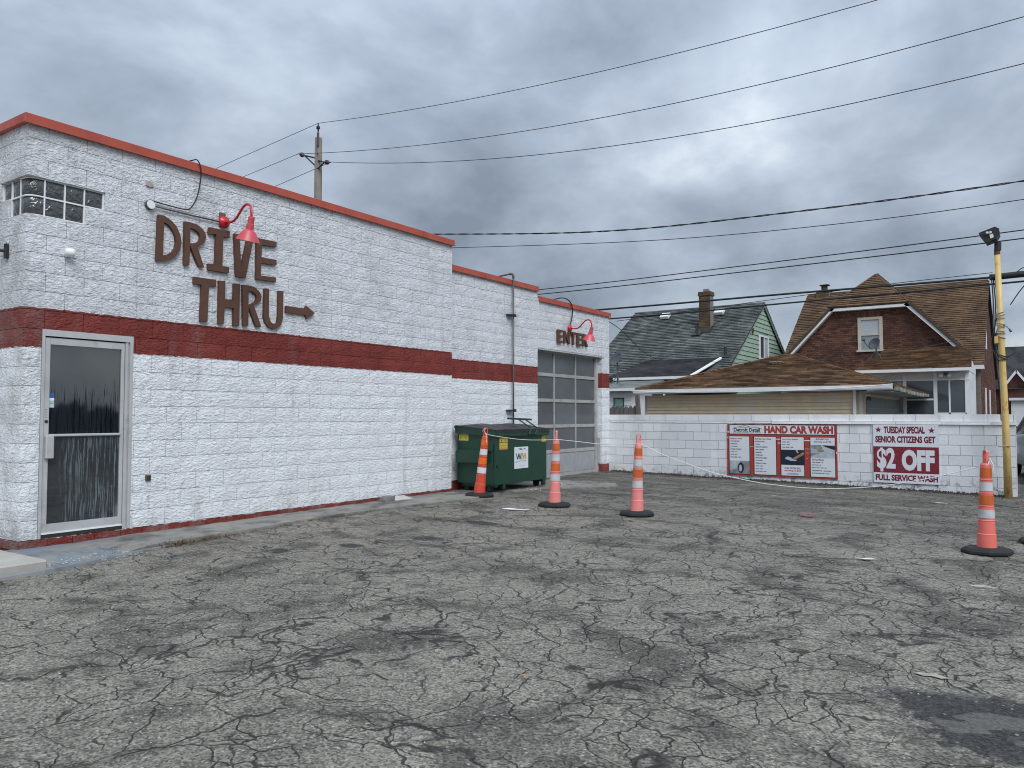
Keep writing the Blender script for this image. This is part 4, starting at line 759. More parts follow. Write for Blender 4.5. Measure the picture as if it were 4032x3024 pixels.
# ------------------------------------------------------------------ channelizer cones
def cone_mats(i): return None
OBODY = mat('orange_red_plastic', (.62, .075, .04), .42, 0, .08, 6., grime=.15); PINKB = mat('sun_faded_orange_plastic', (.78, .245, .225), .5, 0, .09, 5., .12, 25., .55, (.32, .17, .15)); SALM = mat('salmon_plastic', (.78, .17, .135), .45, 0, .08, 5., .1, 25., .4, (.35, .12, .10))
BWH = mat('reflective_white', (.66, .66, .68), .3, 0, .06, 9., grime=.3, gcol=(.36, .35, .34)); BGR = mat('reflective_grey', (.52, .54, .56), .35, 0, .08, 9., grime=.5, gcol=(.27, .26, .25)); BOR = mat('reflective_orange', (.80, .14, .012), .3, 0, .06); BOD = mat('reflective_dull_orange', (.56, .115, .02), .4, 0, .1, 9., grime=.5, gcol=(.2, .07, .03))
def cone(name, x, y, h, lean, turn, body, white, orange, label, group, baset=0.):
    zg = g(x, y) + .004; t = thing(name, (x, y, zg), label, 'traffic cone', group); s = h / 1.12
    M = Matrix.Translation((x, y, zg + .06)) @ Matrix.Rotation(R(lean[0]), 4, 'X') @ Matrix.Rotation(R(lean[1]), 4, 'Y') @ Matrix.Rotation(R(turn), 4, 'Z') @ Matrix.Diagonal((1, 1, s, 1)) @ Matrix.Translation((0, 0, -.06))
    r = lambda z: .094 + (.052 - .094) * (z - .07) / .91
    pr = [(.0, .05), (r(.05) + .004, .05), (r(.07) + .004, .07), (r(.205) + .004, .205), (r(.212) + .006, .210), (r(.216) - .002, .218), (r(.355), .352), (r(.36) + .004, .358), (r(.366) - .003, .366)]
    for a, b in ((.515, 0), (.655, 0), (.80, 0)): pr += [(r(a - .012), a - .012), (r(a) + .004, a), (r(a + .004) - .003, a + .006)]
    pr += [(r(.935), .935), (r(.965), .96), (r(.98) * .82, .978), (0, .982)]
    obj('tube', xf(lathe_s(pr, 26), M), body, t, True)
    for z0, z1, m_ in ((.385, .478, white), (.530, .632, orange), (.678, .772, white), (.83, .925, orange)):
        obj('reflective_band', xf(lathe([(r(z0) + .0015, z0), (r(z1) + .0015, z1)], 26), M), m_, t, True)
    out = [(-.036, .97), (.036, .97), (.034, 1.10), (.026, 1.118), (-.026, 1.118), (-.034, 1.10)]; hole = [(-.020, 1.03), (.020, 1.03), (.020, 1.095), (.014, 1.102), (-.014, 1.102), (-.020, 1.095)]
    obj('handle', xf(prism(out, hole, lambda u, v, d: (d, u, v), -.014, .014), M), body, t)
    oc = []
    for k in range(8):
        a = R(22.5 + 45 * k); oc.append((math.cos(a) * .262, math.sin(a) * .225))
    V = []; 
    for f, z in ((.97, 0.), (1.0, .012), (.99, .035), (.86, .062), (.42, .070)): V += [(x + f * (u * math.cos(R(baset)) - v * math.sin(R(baset))), y + f * (u * math.sin(R(baset)) + v * math.cos(R(baset))), zg + z) for u, v in oc]
    F = [[j * 8 + k, j * 8 + (k + 1) % 8, (j + 1) * 8 + (k + 1) % 8, (j + 1) * 8 + k] for j in range(4) for k in range(8)] + [[32 + k for k in range(8)], list(range(8))[::-1]]
    obj('base', (V, F), RUBBER, t); return t
gp = 'traffic cones roped across the lot'
cone('traffic_cone', -7.94, 10.655, 1.19, (-1, 6.5), -50, OBODY, BWH, BOR, 'leaning bright orange channelizer cone beside the green dumpster', gp, 40)
cone('traffic_cone', -6.264, 10.355, 1.18, (0, 2.0), 40, PINKB, BGR, BOD, 'faded pink cone in front of the garage door, second from the dumpster', gp, 20)
cone('traffic_cone', -4.835, 10.279, 1.17, (0, 2.2), -40, PINKB, BGR, BOD, 'faded pink cone standing alone in front of the white wall left of the menu board', gp, 30)
cone('traffic_cone', -.52, 10.028, 1.13, (0, .6), 34, SALM, BGR, BOD, 'salmon cone at the right, nearest to the camera', gp, 34)
cone('traffic_cone', -.02, 11.207, 1.13, (0, 0), 10, SALM, BGR, BOD, 'cone at the right picture edge with only its black base in view', gp, 60)
single('rope', join(tube(spline([(-7.86, 10.63, 1.235), (-7.80, 10.628, 1.29), (-7.772, 10.627, 1.194), (-7.327, 10.547, 1.141), (-6.913, 10.472, 1.115), (-6.577, 10.411, 1.117), (-6.30, 10.353, 1.128), (-6.22, 10.30, 1.134), (-6.13, 10.335, 1.130), (-5.815, 10.331, 1.107), (-5.5, 10.315, 1.083), (-5.234, 10.3, 1.078), (-4.90, 10.27, 1.09), (-4.80, 10.225, 1.094), (-4.72, 10.265, 1.08), (-4.43, 10.255, 0.96), (-4.139, 10.239, 0.868), (-3.748, 10.216, 0.752), (-3.48, 10.2, 0.697), (-3.095, 10.178, 0.637), (-2.848, 10.163, 0.614), (-2.453, 10.14, 0.597), (-2.075, 10.118, 0.611), (-1.706, 10.097, 0.65), (-1.43, 10.081, 0.699), (-1.032, 10.058, 0.796), (-0.6, 10.03, 0.93), (-.50, 9.975, .955), (-.47, 10.0, 1.03)]), .0048, 6), tube(spline([(-7.775, 10.622, 1.19), (-7.765, 10.61, 1.12), (-7.76, 10.605, 1.03)]), .0048, 6), tube(spline([(-.47, 9.99, 1.03), (-.44, 9.98, .96), (-.435, 9.975, .86)]), .0048, 6)), ROPE, 'thin white rope strung in sagging spans between the cones', 'rope', None, True)

# ------------------------------------------------------------------ neighbour's garage
def slope(parent, name, O, U, V, poly, m, pw=.30, ph=.14, d=.014, limit=300, seed=1, deck=True, stuff='far_shingles', dm=None):
    O, U, V = Vector(O), Vector(U).normalized(), Vector(V).normalized(); N = U.cross(V)
    if deck:
        P = [O + U * a + V * b for a, b in poly]; n = len(P); W_ = [tuple(p - N * .02) for p in P] + [tuple(p - N * .10) for p in P]
        obj('roof_deck', (W_, [list(range(n)), list(range(2 * n - 1, n - 1, -1))] + [[i, n + i, n + (i + 1) % n, (i + 1) % n] for i in range(n)]), dm or ROOFD, parent)
    return tiles(O, U, V, poly, pw, ph, .006, prof_wedge, d, seed=seed, jit=.06)
def plane_uv(pts):
    """frame and 2D outline of a planar quad/triangle given eave-left, eave-right, then up"""
    P = [Vector(p) for p in pts]; U = (P[1] - P[0]).normalized(); N = (P[1] - P[0]).cross(P[-1] - P[0]).normalized(); V = N.cross(U)
    return P[0], U, V, [((p - P[0]).dot(U), (p - P[0]).dot(V)) for p in P]
def roofset(parent, faces, m, limit=300, pw=.30, ph=.14, d=.014, cap=True, capr=.045, dm=None):
    rf = faces['part']; al = []
    for k, pts in enumerate(faces['pl']):
        O, U, V, poly = plane_uv(pts); al += slope(rf, 'shingle', O, U, V, poly, m, pw, ph, d, seed=20 + k, dm=dm)
    lay(rf, 'shingle', al, m, limit, 6, 'far_shingles')
def wallbox(name, parent, m, *bx): return obj(name, join(*bx), m, parent)

GA = thing('garage', (-7.2, 24, .05), 'low tan-sided garage with brown hip roof behind the wall', 'garage')
obj('wall', join(box(-10.24, -3.97, 22.52, 30.9, 0, 2.12)), TAN, GA)
q = tiles((-10.24, 22.515, 0), XV, ZV, rect2(0, .1, 6.27, 2.14), 20, .0985, .006, prof_wedge, .024, seed=31); lay(GA, 'siding_board', q, TAN, 300, 3)
obj('corner_board', join(box(-10.27, -10.21, 22.47, 22.53, 0, 2.14), box(-4.02, -3.93, 22.46, 22.54, 0, 2.14)), CREAM, GA)
eL, eR, eB, pk1, pk2 = (-10.45, 22.15, 2.33), (-3.12, 22.15, 2.30), 31.2, (-7.1, 26.2, 3.50), (-6.52, 26.2, 3.49)
rf = obj('roof', join(tube([eL, pk1], .035, 6), tube([eR, pk2], .035, 6), tube([pk1, pk2], .04, 6)), SH_BROWN, GA)
roofset(GA, dict(part=rf, pl=[[eL, eR, pk2, pk1], [eR, (-3.12, eB, 2.22), pk2], [(-10.45, eB, 2.33), eL, pk1]]), SH_BROWN, 300, .30, .155, .030)
obj('gutter', join(box(-10.48, -3.15, 22.06, 22.15, 2.215, 2.31), box(-10.48, -3.15, 22.07, 22.5, 2.19, 2.215)), WTRIM, GA)
obj('roof_edge', join(*[box(-3.14, -3.06 + .03 * (k % 2), 22.2 + k * .34, 22.2 + k * .34 + .3, 2.16 - .05 * math.sin(k * .12) + .012 * (k % 3), 2.26 - .05 * math.sin(k * .12)) for k in range(26)], box(-3.97, -3.14, 22.2, 31, 2.12, 2.15)), mat('old_tin', (.30, .30, .27), .6, .1, .3, 4., grime=.5), GA)
obj('downspout', join(box(-4.155, -4.085, 22.38, 22.45, .1, 2.2)), WTRIM, GA)
gd = obj('garage_door', join(*[box(-3.968, -3.955, 23.35, 29.5, .12 + k * .32, .12 + k * .32 + .31) for k in range(6)], box(-3.968, -3.95, 23.2, 23.35, 0, 2.1), box(-3.968, -3.95, 29.5, 29.7, 0, 2.1)), mat('grey_green_door', (.19, .215, .21), .6, 0, .12), GA)
obj('roof_vent', join(box(-7.0, -6.72, 24.85, 25.15, 3.08, 3.2, .01), box(-7.05, -6.68, 24.78, 25.2, 3.19, 3.215)), mat('vent_metal', (.36, .33, .28), .5, .2), GA)
lp = obj('flood_lamp', join(box(-3.9, -3.80, 22.7, 22.8, 2.02, 2.10)), WHITEP, GA); obj('bulb', join(*[xf(lathe([(0, .0), (.03, .005), (.055, .09), (.0, .10)], 12), Matrix.Translation((-3.82, 22.7 + dy, 2.02)) @ Matrix.Rotation(R(150), 4, 'X')) for dy in (0, .12)]), GALV, lp)
single('slack_cable', tube(spline([(-10.5, 22.0, 2.27), (-9.2, 22.0, 2.215), (-7.6, 22.0, 2.19), (-5.8, 22.0, 2.2), (-4.2, 22.0, 2.25), (-3.12, 22.0, 2.32)]), .012, 6), WHITEP, 'slack white cable sagging along the garage gutter', 'cable', None, True)

# ------------------------------------------------------------------ green house
GH = thing('green_house', (-13.7, 36, .05), 'house with dark grey shingle roof and pale green gable', 'house')
obj('wall', join(box(-16.9, -10.56, 31.2, 40.8, 0, 3.3)), GREENS, GH)
apx, rz = 36.1, 6.74
k1 = (rz - 3.3) / (apx - 30.7)
q = tiles((-10.55, 30.9, 0), YV, ZV, [(.3, 3.3), (10.1, 3.3), (5.2, 6.62)], 20, .205, .008, prof_wedge, .03, [(4.55, 4.08, 6.0, 5.22)], seed=33); lay(GH, 'siding_board', q, GREENS, 300, 3)
obj('gable_core', prism([(31.2, 3.0), (40.9, 3.0), (36.1, 6.62)], None, fX(-10.75), 0, .19), GREENS, GH)
rf = obj('roof', tube([(-17.0, apx, rz), (-10.42, apx, rz)], .04, 6), SH_GREY, GH)
roofset(GH, dict(part=rf, pl=[[(-17.0, 30.6, 3.24), (-10.42, 30.6, 3.24), (-10.42, apx, rz), (-17.0, apx, rz)], [(-10.42, 41.6, 3.24), (-17.0, 41.6, 3.24), (-17.0, apx, rz), (-10.42, apx, rz)]]), SH_GREY, 300, .34, .16, .034)
obj('rake_trim', join(xf(box(-.03, .02, -6.58, 0, -.13, -.01), Matrix.Translation((-10.45, apx, rz)) @ Matrix.Rotation(math.atan2(rz - 3.24, apx - 30.6), 4, 'X')), xf(box(-.03, .02, 0, 6.55, -.13, -.01), Matrix.Translation((-10.45, apx, rz)) @ Matrix.Rotation(-math.atan2(rz - 3.24, 41.6 - apx), 4, 'X'))), mat('pale_trim', (.50, .58, .56), .5), GH)
wn = obj('window', join(box(-10.53, -10.47, 35.43, 36.85, 4.08, 4.16), box(-10.53, -10.47, 35.43, 36.85, 5.12, 5.21), box(-10.53, -10.475, 35.43, 35.53, 4.16, 5.12), box(-10.53, -10.475, 36.75, 36.85, 4.16, 5.12), box(-10.53, -10.48, 36.1, 36.16, 4.16, 5.12)), WTRIM, GH)
obj('glass', box(-10.53, -10.505, 35.53, 36.1, 4.16, 5.12), WINDOW, wn); obj('glass', box(-10.53, -10.505, 36.16, 36.75, 4.16, 5.12), BLIND, wn)
obj('gable_vent', box(-10.53, -10.47, 34.35, 34.55, 5.2, 5.42), mat('vent_brown', (.12, .06, .045), .7), GH)
ch = obj('chimney', join(box(-12.83, -12.31, 34.05, 34.5, 4.9, 7.12), box(-12.66, -12.45, 34.15, 34.4, 7.2, 7.31)), MORTAR, rf)
q = tiles((-12.835, 34.045, 0), XV, ZV, rect2(0, 5.3, .53, 7.0), .2, .075, .01, prof_box, .008, seed=35); lay(ch, 'brick', q, CHIM, 120, 4)
obj('cap', join(box(-12.87, -12.27, 34.0, 34.55, 7.0, 7.09), box(-12.86, -12.28, 34.02, 34.53, 7.1, 7.18)), CHIM, GH); obj('flashing', join(xf(box(-.36, .36, -.35, .3, 0, .03), Matrix.Translation((-12.57, 34.0, 5.42)) @ Matrix.Rotation(R(32), 4, 'X'))), SH_DARK, GH)
for vx, vy, vz in ((-15.0, 35.3, 6.30), (-12.3, 35.3, 6.30)): obj('roof_vent', xf(box(-.22, .22, -.2, .2, 0, .16, .02), Matrix.Translation((vx, vy, vz)) @ Matrix.Rotation(R(32), 4, 'X')), WTRIM, GH)
for vx, vy, vz in ((-12.78, 33.6, 5.2), (-10.85, 31.8, 4.0)): obj('vent_stack', join(tube([(vx, vy, vz - .1), (vx, vy, vz + .4)], .06, 8), xf(box(-.2, .2, -.2, .2, 0, .04), Matrix.Translation((vx, vy, vz + .02)) @ Matrix.Rotation(R(32), 4, 'X'))), DARKM, GH)
PO = obj('porch_roof', join(box(-14.9, -11.5, 29.42, 29.55, 2.99, 3.10), tube([(-11.5, 29.5, 3.08), (-10.95, 31.5, 3.9)], .06, 6)), WTRIM, GH)
roofset(GH, dict(part=PO, pl=[[(-15.3, 29.45, 3.1), (-11.5, 29.45, 3.1), (-10.95, 31.6, 3.92), (-14.4, 31.6, 3.92)]]), SH_DARK, 80, .34, .16, .008)
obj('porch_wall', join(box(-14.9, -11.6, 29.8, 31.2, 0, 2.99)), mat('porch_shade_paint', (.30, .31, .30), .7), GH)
AD = obj('rear_addition', join(box(-14.6, -12.93, 27.02, 29.7, 0, 2.5)), WHITES, GH)
q = tiles((-14.6, 27.01, 0), XV, ZV, rect2(0, .1, 1.67, 2.5), 20, .2, 0, prof_wedge, .016, seed=38); lay(AD, 'siding_board', q, WHITES, 40, 3)
obj('addition_roof', join(prism([(27.0 - .25, 2.56), (29.8, 3.0), (29.8, 2.92), (27.0 - .25, 2.48)], None, fX(-14.7), 0, 2.1)), SH_GREY, GH); obj('addition_gutter', box(-14.7, -12.5, 26.68, 26.75, 2.45, 2.55), WTRIM, GH)
wn = obj('addition_window', join(box(-13.63, -13.2, 26.98, 27.01, 1.5, 1.55), box(-13.63, -13.2, 26.97, 27.005, 2.16, 2.2), box(-13.64, -13.6, 26.97, 27.005, 1.5, 2.2), box(-13.24, -13.2, 26.97, 27.005, 1.5, 2.2)), mat('window_wood', (.10, .06, .045), .7), GH); obj('curtain', box(-13.6, -13.24, 26.985, 27.0, 1.55, 2.16), mat('teal_curtain', (.16, .30, .29), .6, 0, .4, 12.), wn)
obj('patio_door', join(box(-12.9, -11.7, 28.95, 29.0, 1.0, 2.5)), WINDOW, GH); obj('patio_door_frame', join(box(-12.42, -12.36, 28.9, 28.96, 1.0, 2.5), box(-12.9, -11.7, 28.9, 28.96, 1.75, 1.85)), WTRIM, GH)

# ------------------------------------------------------------------ brick house
BH = thing('brick_house', (-5.4, 37, .0), 'brown brick house with clipped gable and tan shingle roof', 'house')
fw = 33.0; rk = [(-8.5, 4.0), (-6.80, 5.78), (-4.14, 5.78), (-2.40, 4.04)]
obj('wall', join(box(-9.0, -1.78, 33.3, 44.5, 0, 3.4), prism([(-8.5, 0), (-2.4, 0), (-2.4, 4.0), (-4.14, 5.72), (-6.8, 5.72), (-8.5, 3.96)][::-1], None, lambda u, v, d: (u, fw + d, v), .012, 3.0), prism([(33.4, 3.3), (44.2, 3.3), (38.5, 7.1)], None, fX(-1.85), 0, .06), prism([(33.4, 3.3), (44.2, 3.3), (38.5, 7.1)], None, fX(-9.0), 0, .06)), MORTAR, BH)
q = tiles((-9, fw, 0), XV, ZV, [(.5, 2.0), (6.6, 2.0), (6.6, 3.98), (4.86, 5.72), (2.2, 5.72), (.5, 3.96)], .215, .0755, .014, prof_box, .008, [(3.10, 4.03, 4.0, 5.60)], seed=41)
sd_ = [(k * .11 + 3.06, 5.42) for k in range(9)]
lay(BH, 'brick', q, BRICK, 290, 6, 'far_bricks')
q = [x for k in range(9) for x in tiles((-9, fw, 0), XV, ZV, rect2(3.1 + k * .1, 5.38, 3.1 + k * .1 + .1, 5.6), .1, .22, .008, prof_box, .010, seed=50 + k)]
lay(BH, 'soldier_brick', q, BRICK, 20)
q = tiles((-1.775, 33.3, 0), YV, ZV, [(0, 0), (11, 0), (11, 3.35), (5.2, 6.95), (0, 3.35)], .215, .0755, .010, prof_box, .006, seed=43); lay(BH, 'brick', q, BRICK, 0, 6, 'side_bricks')
obj('side_window', join(*[box(-1.78, -1.74, y, y + .5, z, z + 1.2) for y, z in ((35.5, 1.4), (38.5, 1.4), (36.6, 4.2))]), WTRIM, BH)
rdg, rZ = 38.5, 7.27
rf = obj('roof', join(tube([(-9.05, rdg, rZ), (-1.70, rdg, rZ)], .05, 6), tube([(-5.5, 34.7, 7.32), (-5.5, rdg, 7.32)], .05, 6), tube([(-5.5, 34.7, 7.32), (-6.95, 32.7, 5.86)], .045, 6), tube([(-5.5, 34.7, 7.32), (-4.05, 32.7, 5.86)], .045, 6)), SH_TAN, BH)
yE, zE = 33.1, 3.35
roofset(BH, dict(part=rf, pl=[[(-9.1, yE, zE), (-1.66, yE, zE), (-1.66, rdg, rZ), (-9.1, rdg, rZ)], [(-1.66, 44.6, zE), (-9.1, 44.6, zE), (-9.1, rdg, rZ), (-1.66, rdg, rZ)],
   [(-6.95, 32.68, 5.84), (-4.0, 32.68, 5.84), (-5.5, 34.7, 7.32)], [(-2.20, 32.68, 3.92), (-2.20, 36.6, 3.92), (-5.5, rdg, 7.32), (-5.5, 34.7, 7.32), (-4.0, 32.68, 5.84)], [(-8.72, 36.6, 3.92), (-8.72, 32.68, 3.92), (-6.95, 32.68, 5.84), (-5.5, 34.7, 7.32), (-5.5, rdg, 7.32)]]), SH_TAN, 300, .33, .155, .030)
def rake(a, b, wd=.17): 
    (xa, za), (xb, zb) = a, b; L = math.hypot(xb - xa, zb - za); nx_, nz_ = (za - zb) / L, (xb - xa) / L
    return prism([(xa, za), (xb, zb), (xb - nx_ * wd, zb - nz_ * wd), (xa - nx_ * wd, za - nz_ * wd)][::-1], None, lambda u, v, d: (u, fw - d, v), -.05, .28)
RK = [(-8.66, 3.97), (-6.88, 5.85), (-4.07, 5.85), (-2.28, 3.98)]
rake0 = rake
def rake(a, b, wd=.17, e=.07):
    L = math.hypot(b[0] - a[0], b[1] - a[1]); dx_, dz_ = (b[0] - a[0]) / L * e, (b[1] - a[1]) / L * e; return rake0((a[0] - dx_ * .3, a[1] - dz_ * .3), (b[0] + dx_, b[1] + dz_), wd)
obj('rake_trim', join(*[rake(RK[i], RK[i + 1]) for i in range(3)], box(-2.3, -1.66, 32.95, 33.3, 3.22, 3.36)), WTRIM, BH)
wn = obj('window', join(box(-5.90, -5.0, fw - .06, fw + .02, 5.28, 5.38), box(-5.95, -4.95, fw - .10, fw + .02, 4.02, 4.09), box(-5.90, -5.78, fw - .06, fw + .02, 4.09, 5.28), box(-5.12, -5.0, fw - .06, fw + .02, 4.09, 5.28), box(-5.78, -5.12, fw - .04, fw + .02, 4.66, 4.72)), CREAM, BH)
obj('glass', box(-5.78, -5.12, fw - .015, fw + .01, 4.72, 5.28), BLIND, wn); obj('glass', box(-5.78, -5.12, fw - .005, fw + .01, 4.09, 4.66), pane('window_half_blind', (.24, .26, .28), .1, .7), wn)
ch = obj('chimney', join(box(-8.62, -8.05, 38.2, 38.9, 6.6, 7.42)), MORTAR, rf); q = tiles((-8.63, 38.19, 0), XV, ZV, rect2(0, 6.9, .58, 7.42), .2, .075, .01, prof_box, .008, seed=45); lay(ch, 'brick', q, CHIM, 60); obj('flue', tube([(-8.32, 38.5, 7.4), (-8.32, 38.5, 7.68)], .14, 10), CHIM, BH); obj('flue_cap', box(-8.5, -8.1, 38.3, 38.7, 7.66, 7.70), DARKM, BH)
# enclosed porch
PR = obj('porch', join(box(-5.0, -1.93, 29.32, 33.0, 0, 1.62), box(-5.0, -1.93, 29.32, 33.0, 2.70, 3.0), box(-1.99, -1.93, 29.38, 33.0, 1.62, 2.7), box(-5.0, -3.85, 29.38, 33.0, 1.62, 2.7)), WHITES, BH)
obj('porch_frame', join(*[box(a, b, 29.28, 29.34, 1.0, 3.0) for a, b in ((-3.85, -3.74), (-2.93, -2.82), (-2.49, -2.44), (-2.02, -1.90))], box(-5.05, -1.88, 29.27, 29.33, 2.68, 2.72), box(-5.05, -1.88, 29.26, 29.32, 2.92, 3.02), box(-3.74, -2.93, 29.29, 29.33, 2.02, 2.08), box(-2.82, -1.99, 29.28, 29.335, 1.5, 1.61)), WTRIM, PR)
for a, b, z0, z1 in ((-3.74, -2.93, 1.0, 2.02), (-3.74, -2.93, 2.08, 2.68), (-2.82, -2.49, 1.61, 2.68), (-2.44, -2.02, 1.61, 2.68)): obj('glass', box(a, b, 29.31, 29.318, z0, z1), WINDOW, PR)
pr_ = obj('porch_roof', join(box(-5.3, -1.80, 28.86, 28.94, 2.97, 3.07)), WTRIM, BH)
roofset(BH, dict(part=pr_, pl=[[(-5.3, 28.9, 3.07), (-1.80, 28.9, 3.07), (-1.93, 31.3, 3.68), (-2.35, 32.95, 4.1), (-4.9, 32.95, 4.1)]]), SH_BROWN, 160, .33, .155, .028)
obj('porch_gable', prism([(29.0, 3.0), (33.0, 3.0), (33.0, 3.2), (31.3, 3.42)], None, fX(-1.98), 0, .06), WHITES, BH)
fl = obj('flood_lamp', join(box(-2.62, -2.50, 29.2, 29.28, 2.84, 2.92)), GALV, PR); obj('bulb', join(*[xf(lathe([(0, 0), (.04, .01), (.06, .1), (0, .11)], 12), Matrix.Translation((-2.56 + dx_, 29.2, 2.86)) @ Matrix.Rotation(R(110), 4, 'X')) for dx_ in (-.12, .12)]), WHITEP, PR)

def dish(loc, face, r, label, mast=.8, legs=True):
    t = thing('satellite_dish', loc, label, 'dish', 'satellite dishes on roofs'); L = Vector(loc); H = L + Vector((0, 0, mast)); f = Vector(face).normalized(); M = Matrix.Translation(H + f * .1) @ f.to_track_quat('Z', 'Y').to_matrix().to_4x4()
    DG = mat('grey_dish', (.085, .09, .095), .5, .1, .1)
    obj('reflector', xf(lathe([(0, -.08), (r * .4, -.068), (r * .75, -.035), (r, .02), (r * 1.01, .015), (r * .75, -.05), (0, -.10)], 24), M), DG, t, True)
    obj('mast', join(tube([tuple(L), tuple(H)], .03, 8), *([tube([tuple(L + Vector((dx_, dy_, -.05))), tuple(L + Vector((0, 0, .35)))], .015, 6) for dx_, dy_ in ((-.3, -.15), (.25, -.2), (0, .3))] if legs else [])), DG, t)
    obj('feed_arm', tube([tuple(M @ Vector((0, -r * .95, 0))), tuple(M @ Vector((0, -r * 1.0, .3))), tuple(M @ Vector((0, -r * .55, .55)))], .014, 6), DG, t); obj('feed', xf(box(-.05, .05, -.04, .04, -.05, .06, .01), M @ Matrix.Translation((0, -r * .5, .55))), DG, t); return t
dish((-4.93, 31.0, 3.55), (-.45, -.75, .40), .24, 'grey satellite dish on a mast on the brick house porch roof', .56)
dish((-14.22, 28.5, 2.78), (-.3, -.6, .4), .35, 'grey satellite dish half hidden behind the building corner', 1.0)

# ------------------------------------------------------------------ fence
FE = thing('wooden_fence', (-8.9, 17.95, .1), 'short run of weathered dog-ear picket fence above the white wall', 'fence')
for k in range(7):
    xx = -9.26 + k * .124; top = 1.74 + rnd.uniform(-.02, .02); obj('picket', prism([(xx, .15), (xx + .117, .15), (xx + .117, top - .05), (xx + .085, top), (xx + .03, top), (xx, top - .05)][::-1], None, lambda u, v, d: (u, 17.92 + d, v), 0, .018), FENCEW, FE)
obj('post', xf(box(-.05, .05, -.05, .05, 0, 1.93, .008), Matrix.Translation((-8.28, 17.93, .12)) @ Matrix.Rotation(R(-3.5), 4, 'Y')), FENCEW, FE)
obj('rail', join(box(-9.3, -8.3, 17.942, 17.98, .5, .58), box(-9.3, -8.3, 17.942, 17.98, 1.3, 1.38)), FENCEW, FE)

# ------------------------------------------------------------------ utility pole and wires
UP = thing('utility_pole', (-22.43, 19.84, .1), 'wooden utility pole rising behind the white building', 'utility pole')
obj('pole', tube([(-22.43, 19.84, .05), (-22.43, 19.84, 6), (-22.43, 19.84, 12.05)], [.19, .16, .135], 14), POLEW, UP, True)
INS = [(0, 0), (.03, 0), (.03, .08), (.075, .09), (.03, .11), (.078, .13), (.03, .15), (.07, .17), (.03, .2), (.02, .3), (0, .3)]
I0 = obj('pin_bracket', join(box(-22.34, -22.28, 19.68, 19.74, 11.7, 12.2), tube([(-22.31, 19.71, 12.1), (-22.31, 19.71, 12.3)], .025, 8)), GALV, UP)
obj('insulator', lathe(INS, 14, (-22.31, 19.71, 12.26)), DARKM, UP, True)
arms = [((-22.5, 19.76, 11.28), (-23.05, 19.7, 11.46), (-23.40, 19.68, 11.6)), ((-22.36, 19.76, 11.15), (-21.95, 19.72, 11.0), (-21.62, 19.70, 10.93))]
for a, b, c in arms:
    obj('arm_bracket', join(tube([a, b], .028, 8), tube([(a[0], a[1], a[2] - .3), b], .028, 8)), DARKM, UP)
    d_ = (Vector(c) - Vector(b)); obj('insulator', xf(lathe([(r_ * 1.15, z_ * 1.15) for r_, z_ in INS], 14), Matrix.Translation(b) @ d_.to_track_quat('Z', 'Y').to_matrix().to_4x4()), mat('brown_insulator', (.09, .06, .06), .3), UP, True)
def qwire(name, left, a, b, c, x1, r, m, label, y=19.84):
    """straight to the pole on the left, then one sagging span through three known points"""
    q_ = lambda x: sum(v * math.prod((x - o[0]) / (u - o[0]) for o in (a, b, c) if o[0] != u) for u, v in (a, b, c))
    P_ = [(-40, y, a[1] - (a[1] - left[1]) * (a[0] + 40) / (a[0] - left[0])), (a[0], y - .13, a[1])] + [(a[0] + (x1 - a[0]) * k / 40, y - .13 * (1 - k / 40), q_(a[0] + (x1 - a[0]) * k / 40)) for k in range(1, 41)]
    return single(name, tube(P_, r, 5), m, label, 'wire', None, True)
def wire(name, pts, r, m, label, cat='wire', n=8, grp=None): return single(name, tube(spline(pts, n), r, 5), m, label, cat, grp, True)
qwire('power_line', (-28.71, 12.0), (-22.31, 12.56), (-7.54, 11.42), (-2.94, 11.38), 14, .011, WIRE2, 'highest power line, running from the pole top')
qwire('power_line', (-26.8, 11.31), (-23.42, 11.6), (-15.5, 10.53), (-.1, 10.13), 10, .011, WIRE2, 'second power line, from the pole arm on the left')
qwire('power_line', (-24.86, 10.56), (-21.6, 10.94), (-7.56, 9.10), (-.12, 9.10), 14, .011, WIRE2, 'third power line, from the pole arm on the right')
def twist(pts, r, amp, per):
    P = spline(pts, 30); out1, out2 = [], []
    for p in P:
        a = p.x / per * 2 * math.pi; o = Vector((0, math.sin(a), math.cos(a))) * amp; out1.append(p + o); out2.append(p - o)
    return join(tube(out1, r, 5), tube(out2, r, 5))
single('service_cable', twist([(-22.4, 20, 8.4), (-16.97, 20, 7.668), (-10.46, 20, 6.885), (-5.2, 20, 6.65), (-.18, 20, 6.602), (6, 20, 6.75), (14, 20, 7.5)], .012, .014, 1.15), WIRE, 'twisted black service cable, topmost of the low cables', 'wire', None, True)
wire('service_cable', [(-22.4, 20, 7.8), (-15.99, 20, 7.087), (-9.0, 20, 6.425), (-4.09, 20, 6.197), (-.19, 20, 6.197), (6, 20, 6.4), (14, 20, 7.2)], .010, WIRE, 'thin black cable just below the twisted cable')
wire('service_cable', [(-22.4, 20, 5.5), (-12.5, 20, 5.372), (-6.39, 20, 5.418), (-.2, 20, 5.53), (6, 20, 5.75), (14, 20, 6.2)], .013, WIRE, 'upper one of the close pair of black cables')
wire('service_cable', [(-22.4, 20, 5.4), (-12.5, 20, 5.23), (-6.39, 20, 5.26), (-.2, 20, 5.348), (6, 20, 5.55), (14, 20, 6.0)], .014, WIRE, 'lower one of the close pair of black cables')
wire('trunk_cable', [(-22.4, 20, 4.7), (-10.3, 20, 4.591), (-5.22, 20, 4.583), (-.75, 20, 4.555), (4, 20, 4.6), (14, 20, 4.9)], .026, WIRE, 'thick black trunk cable carrying the splice case')
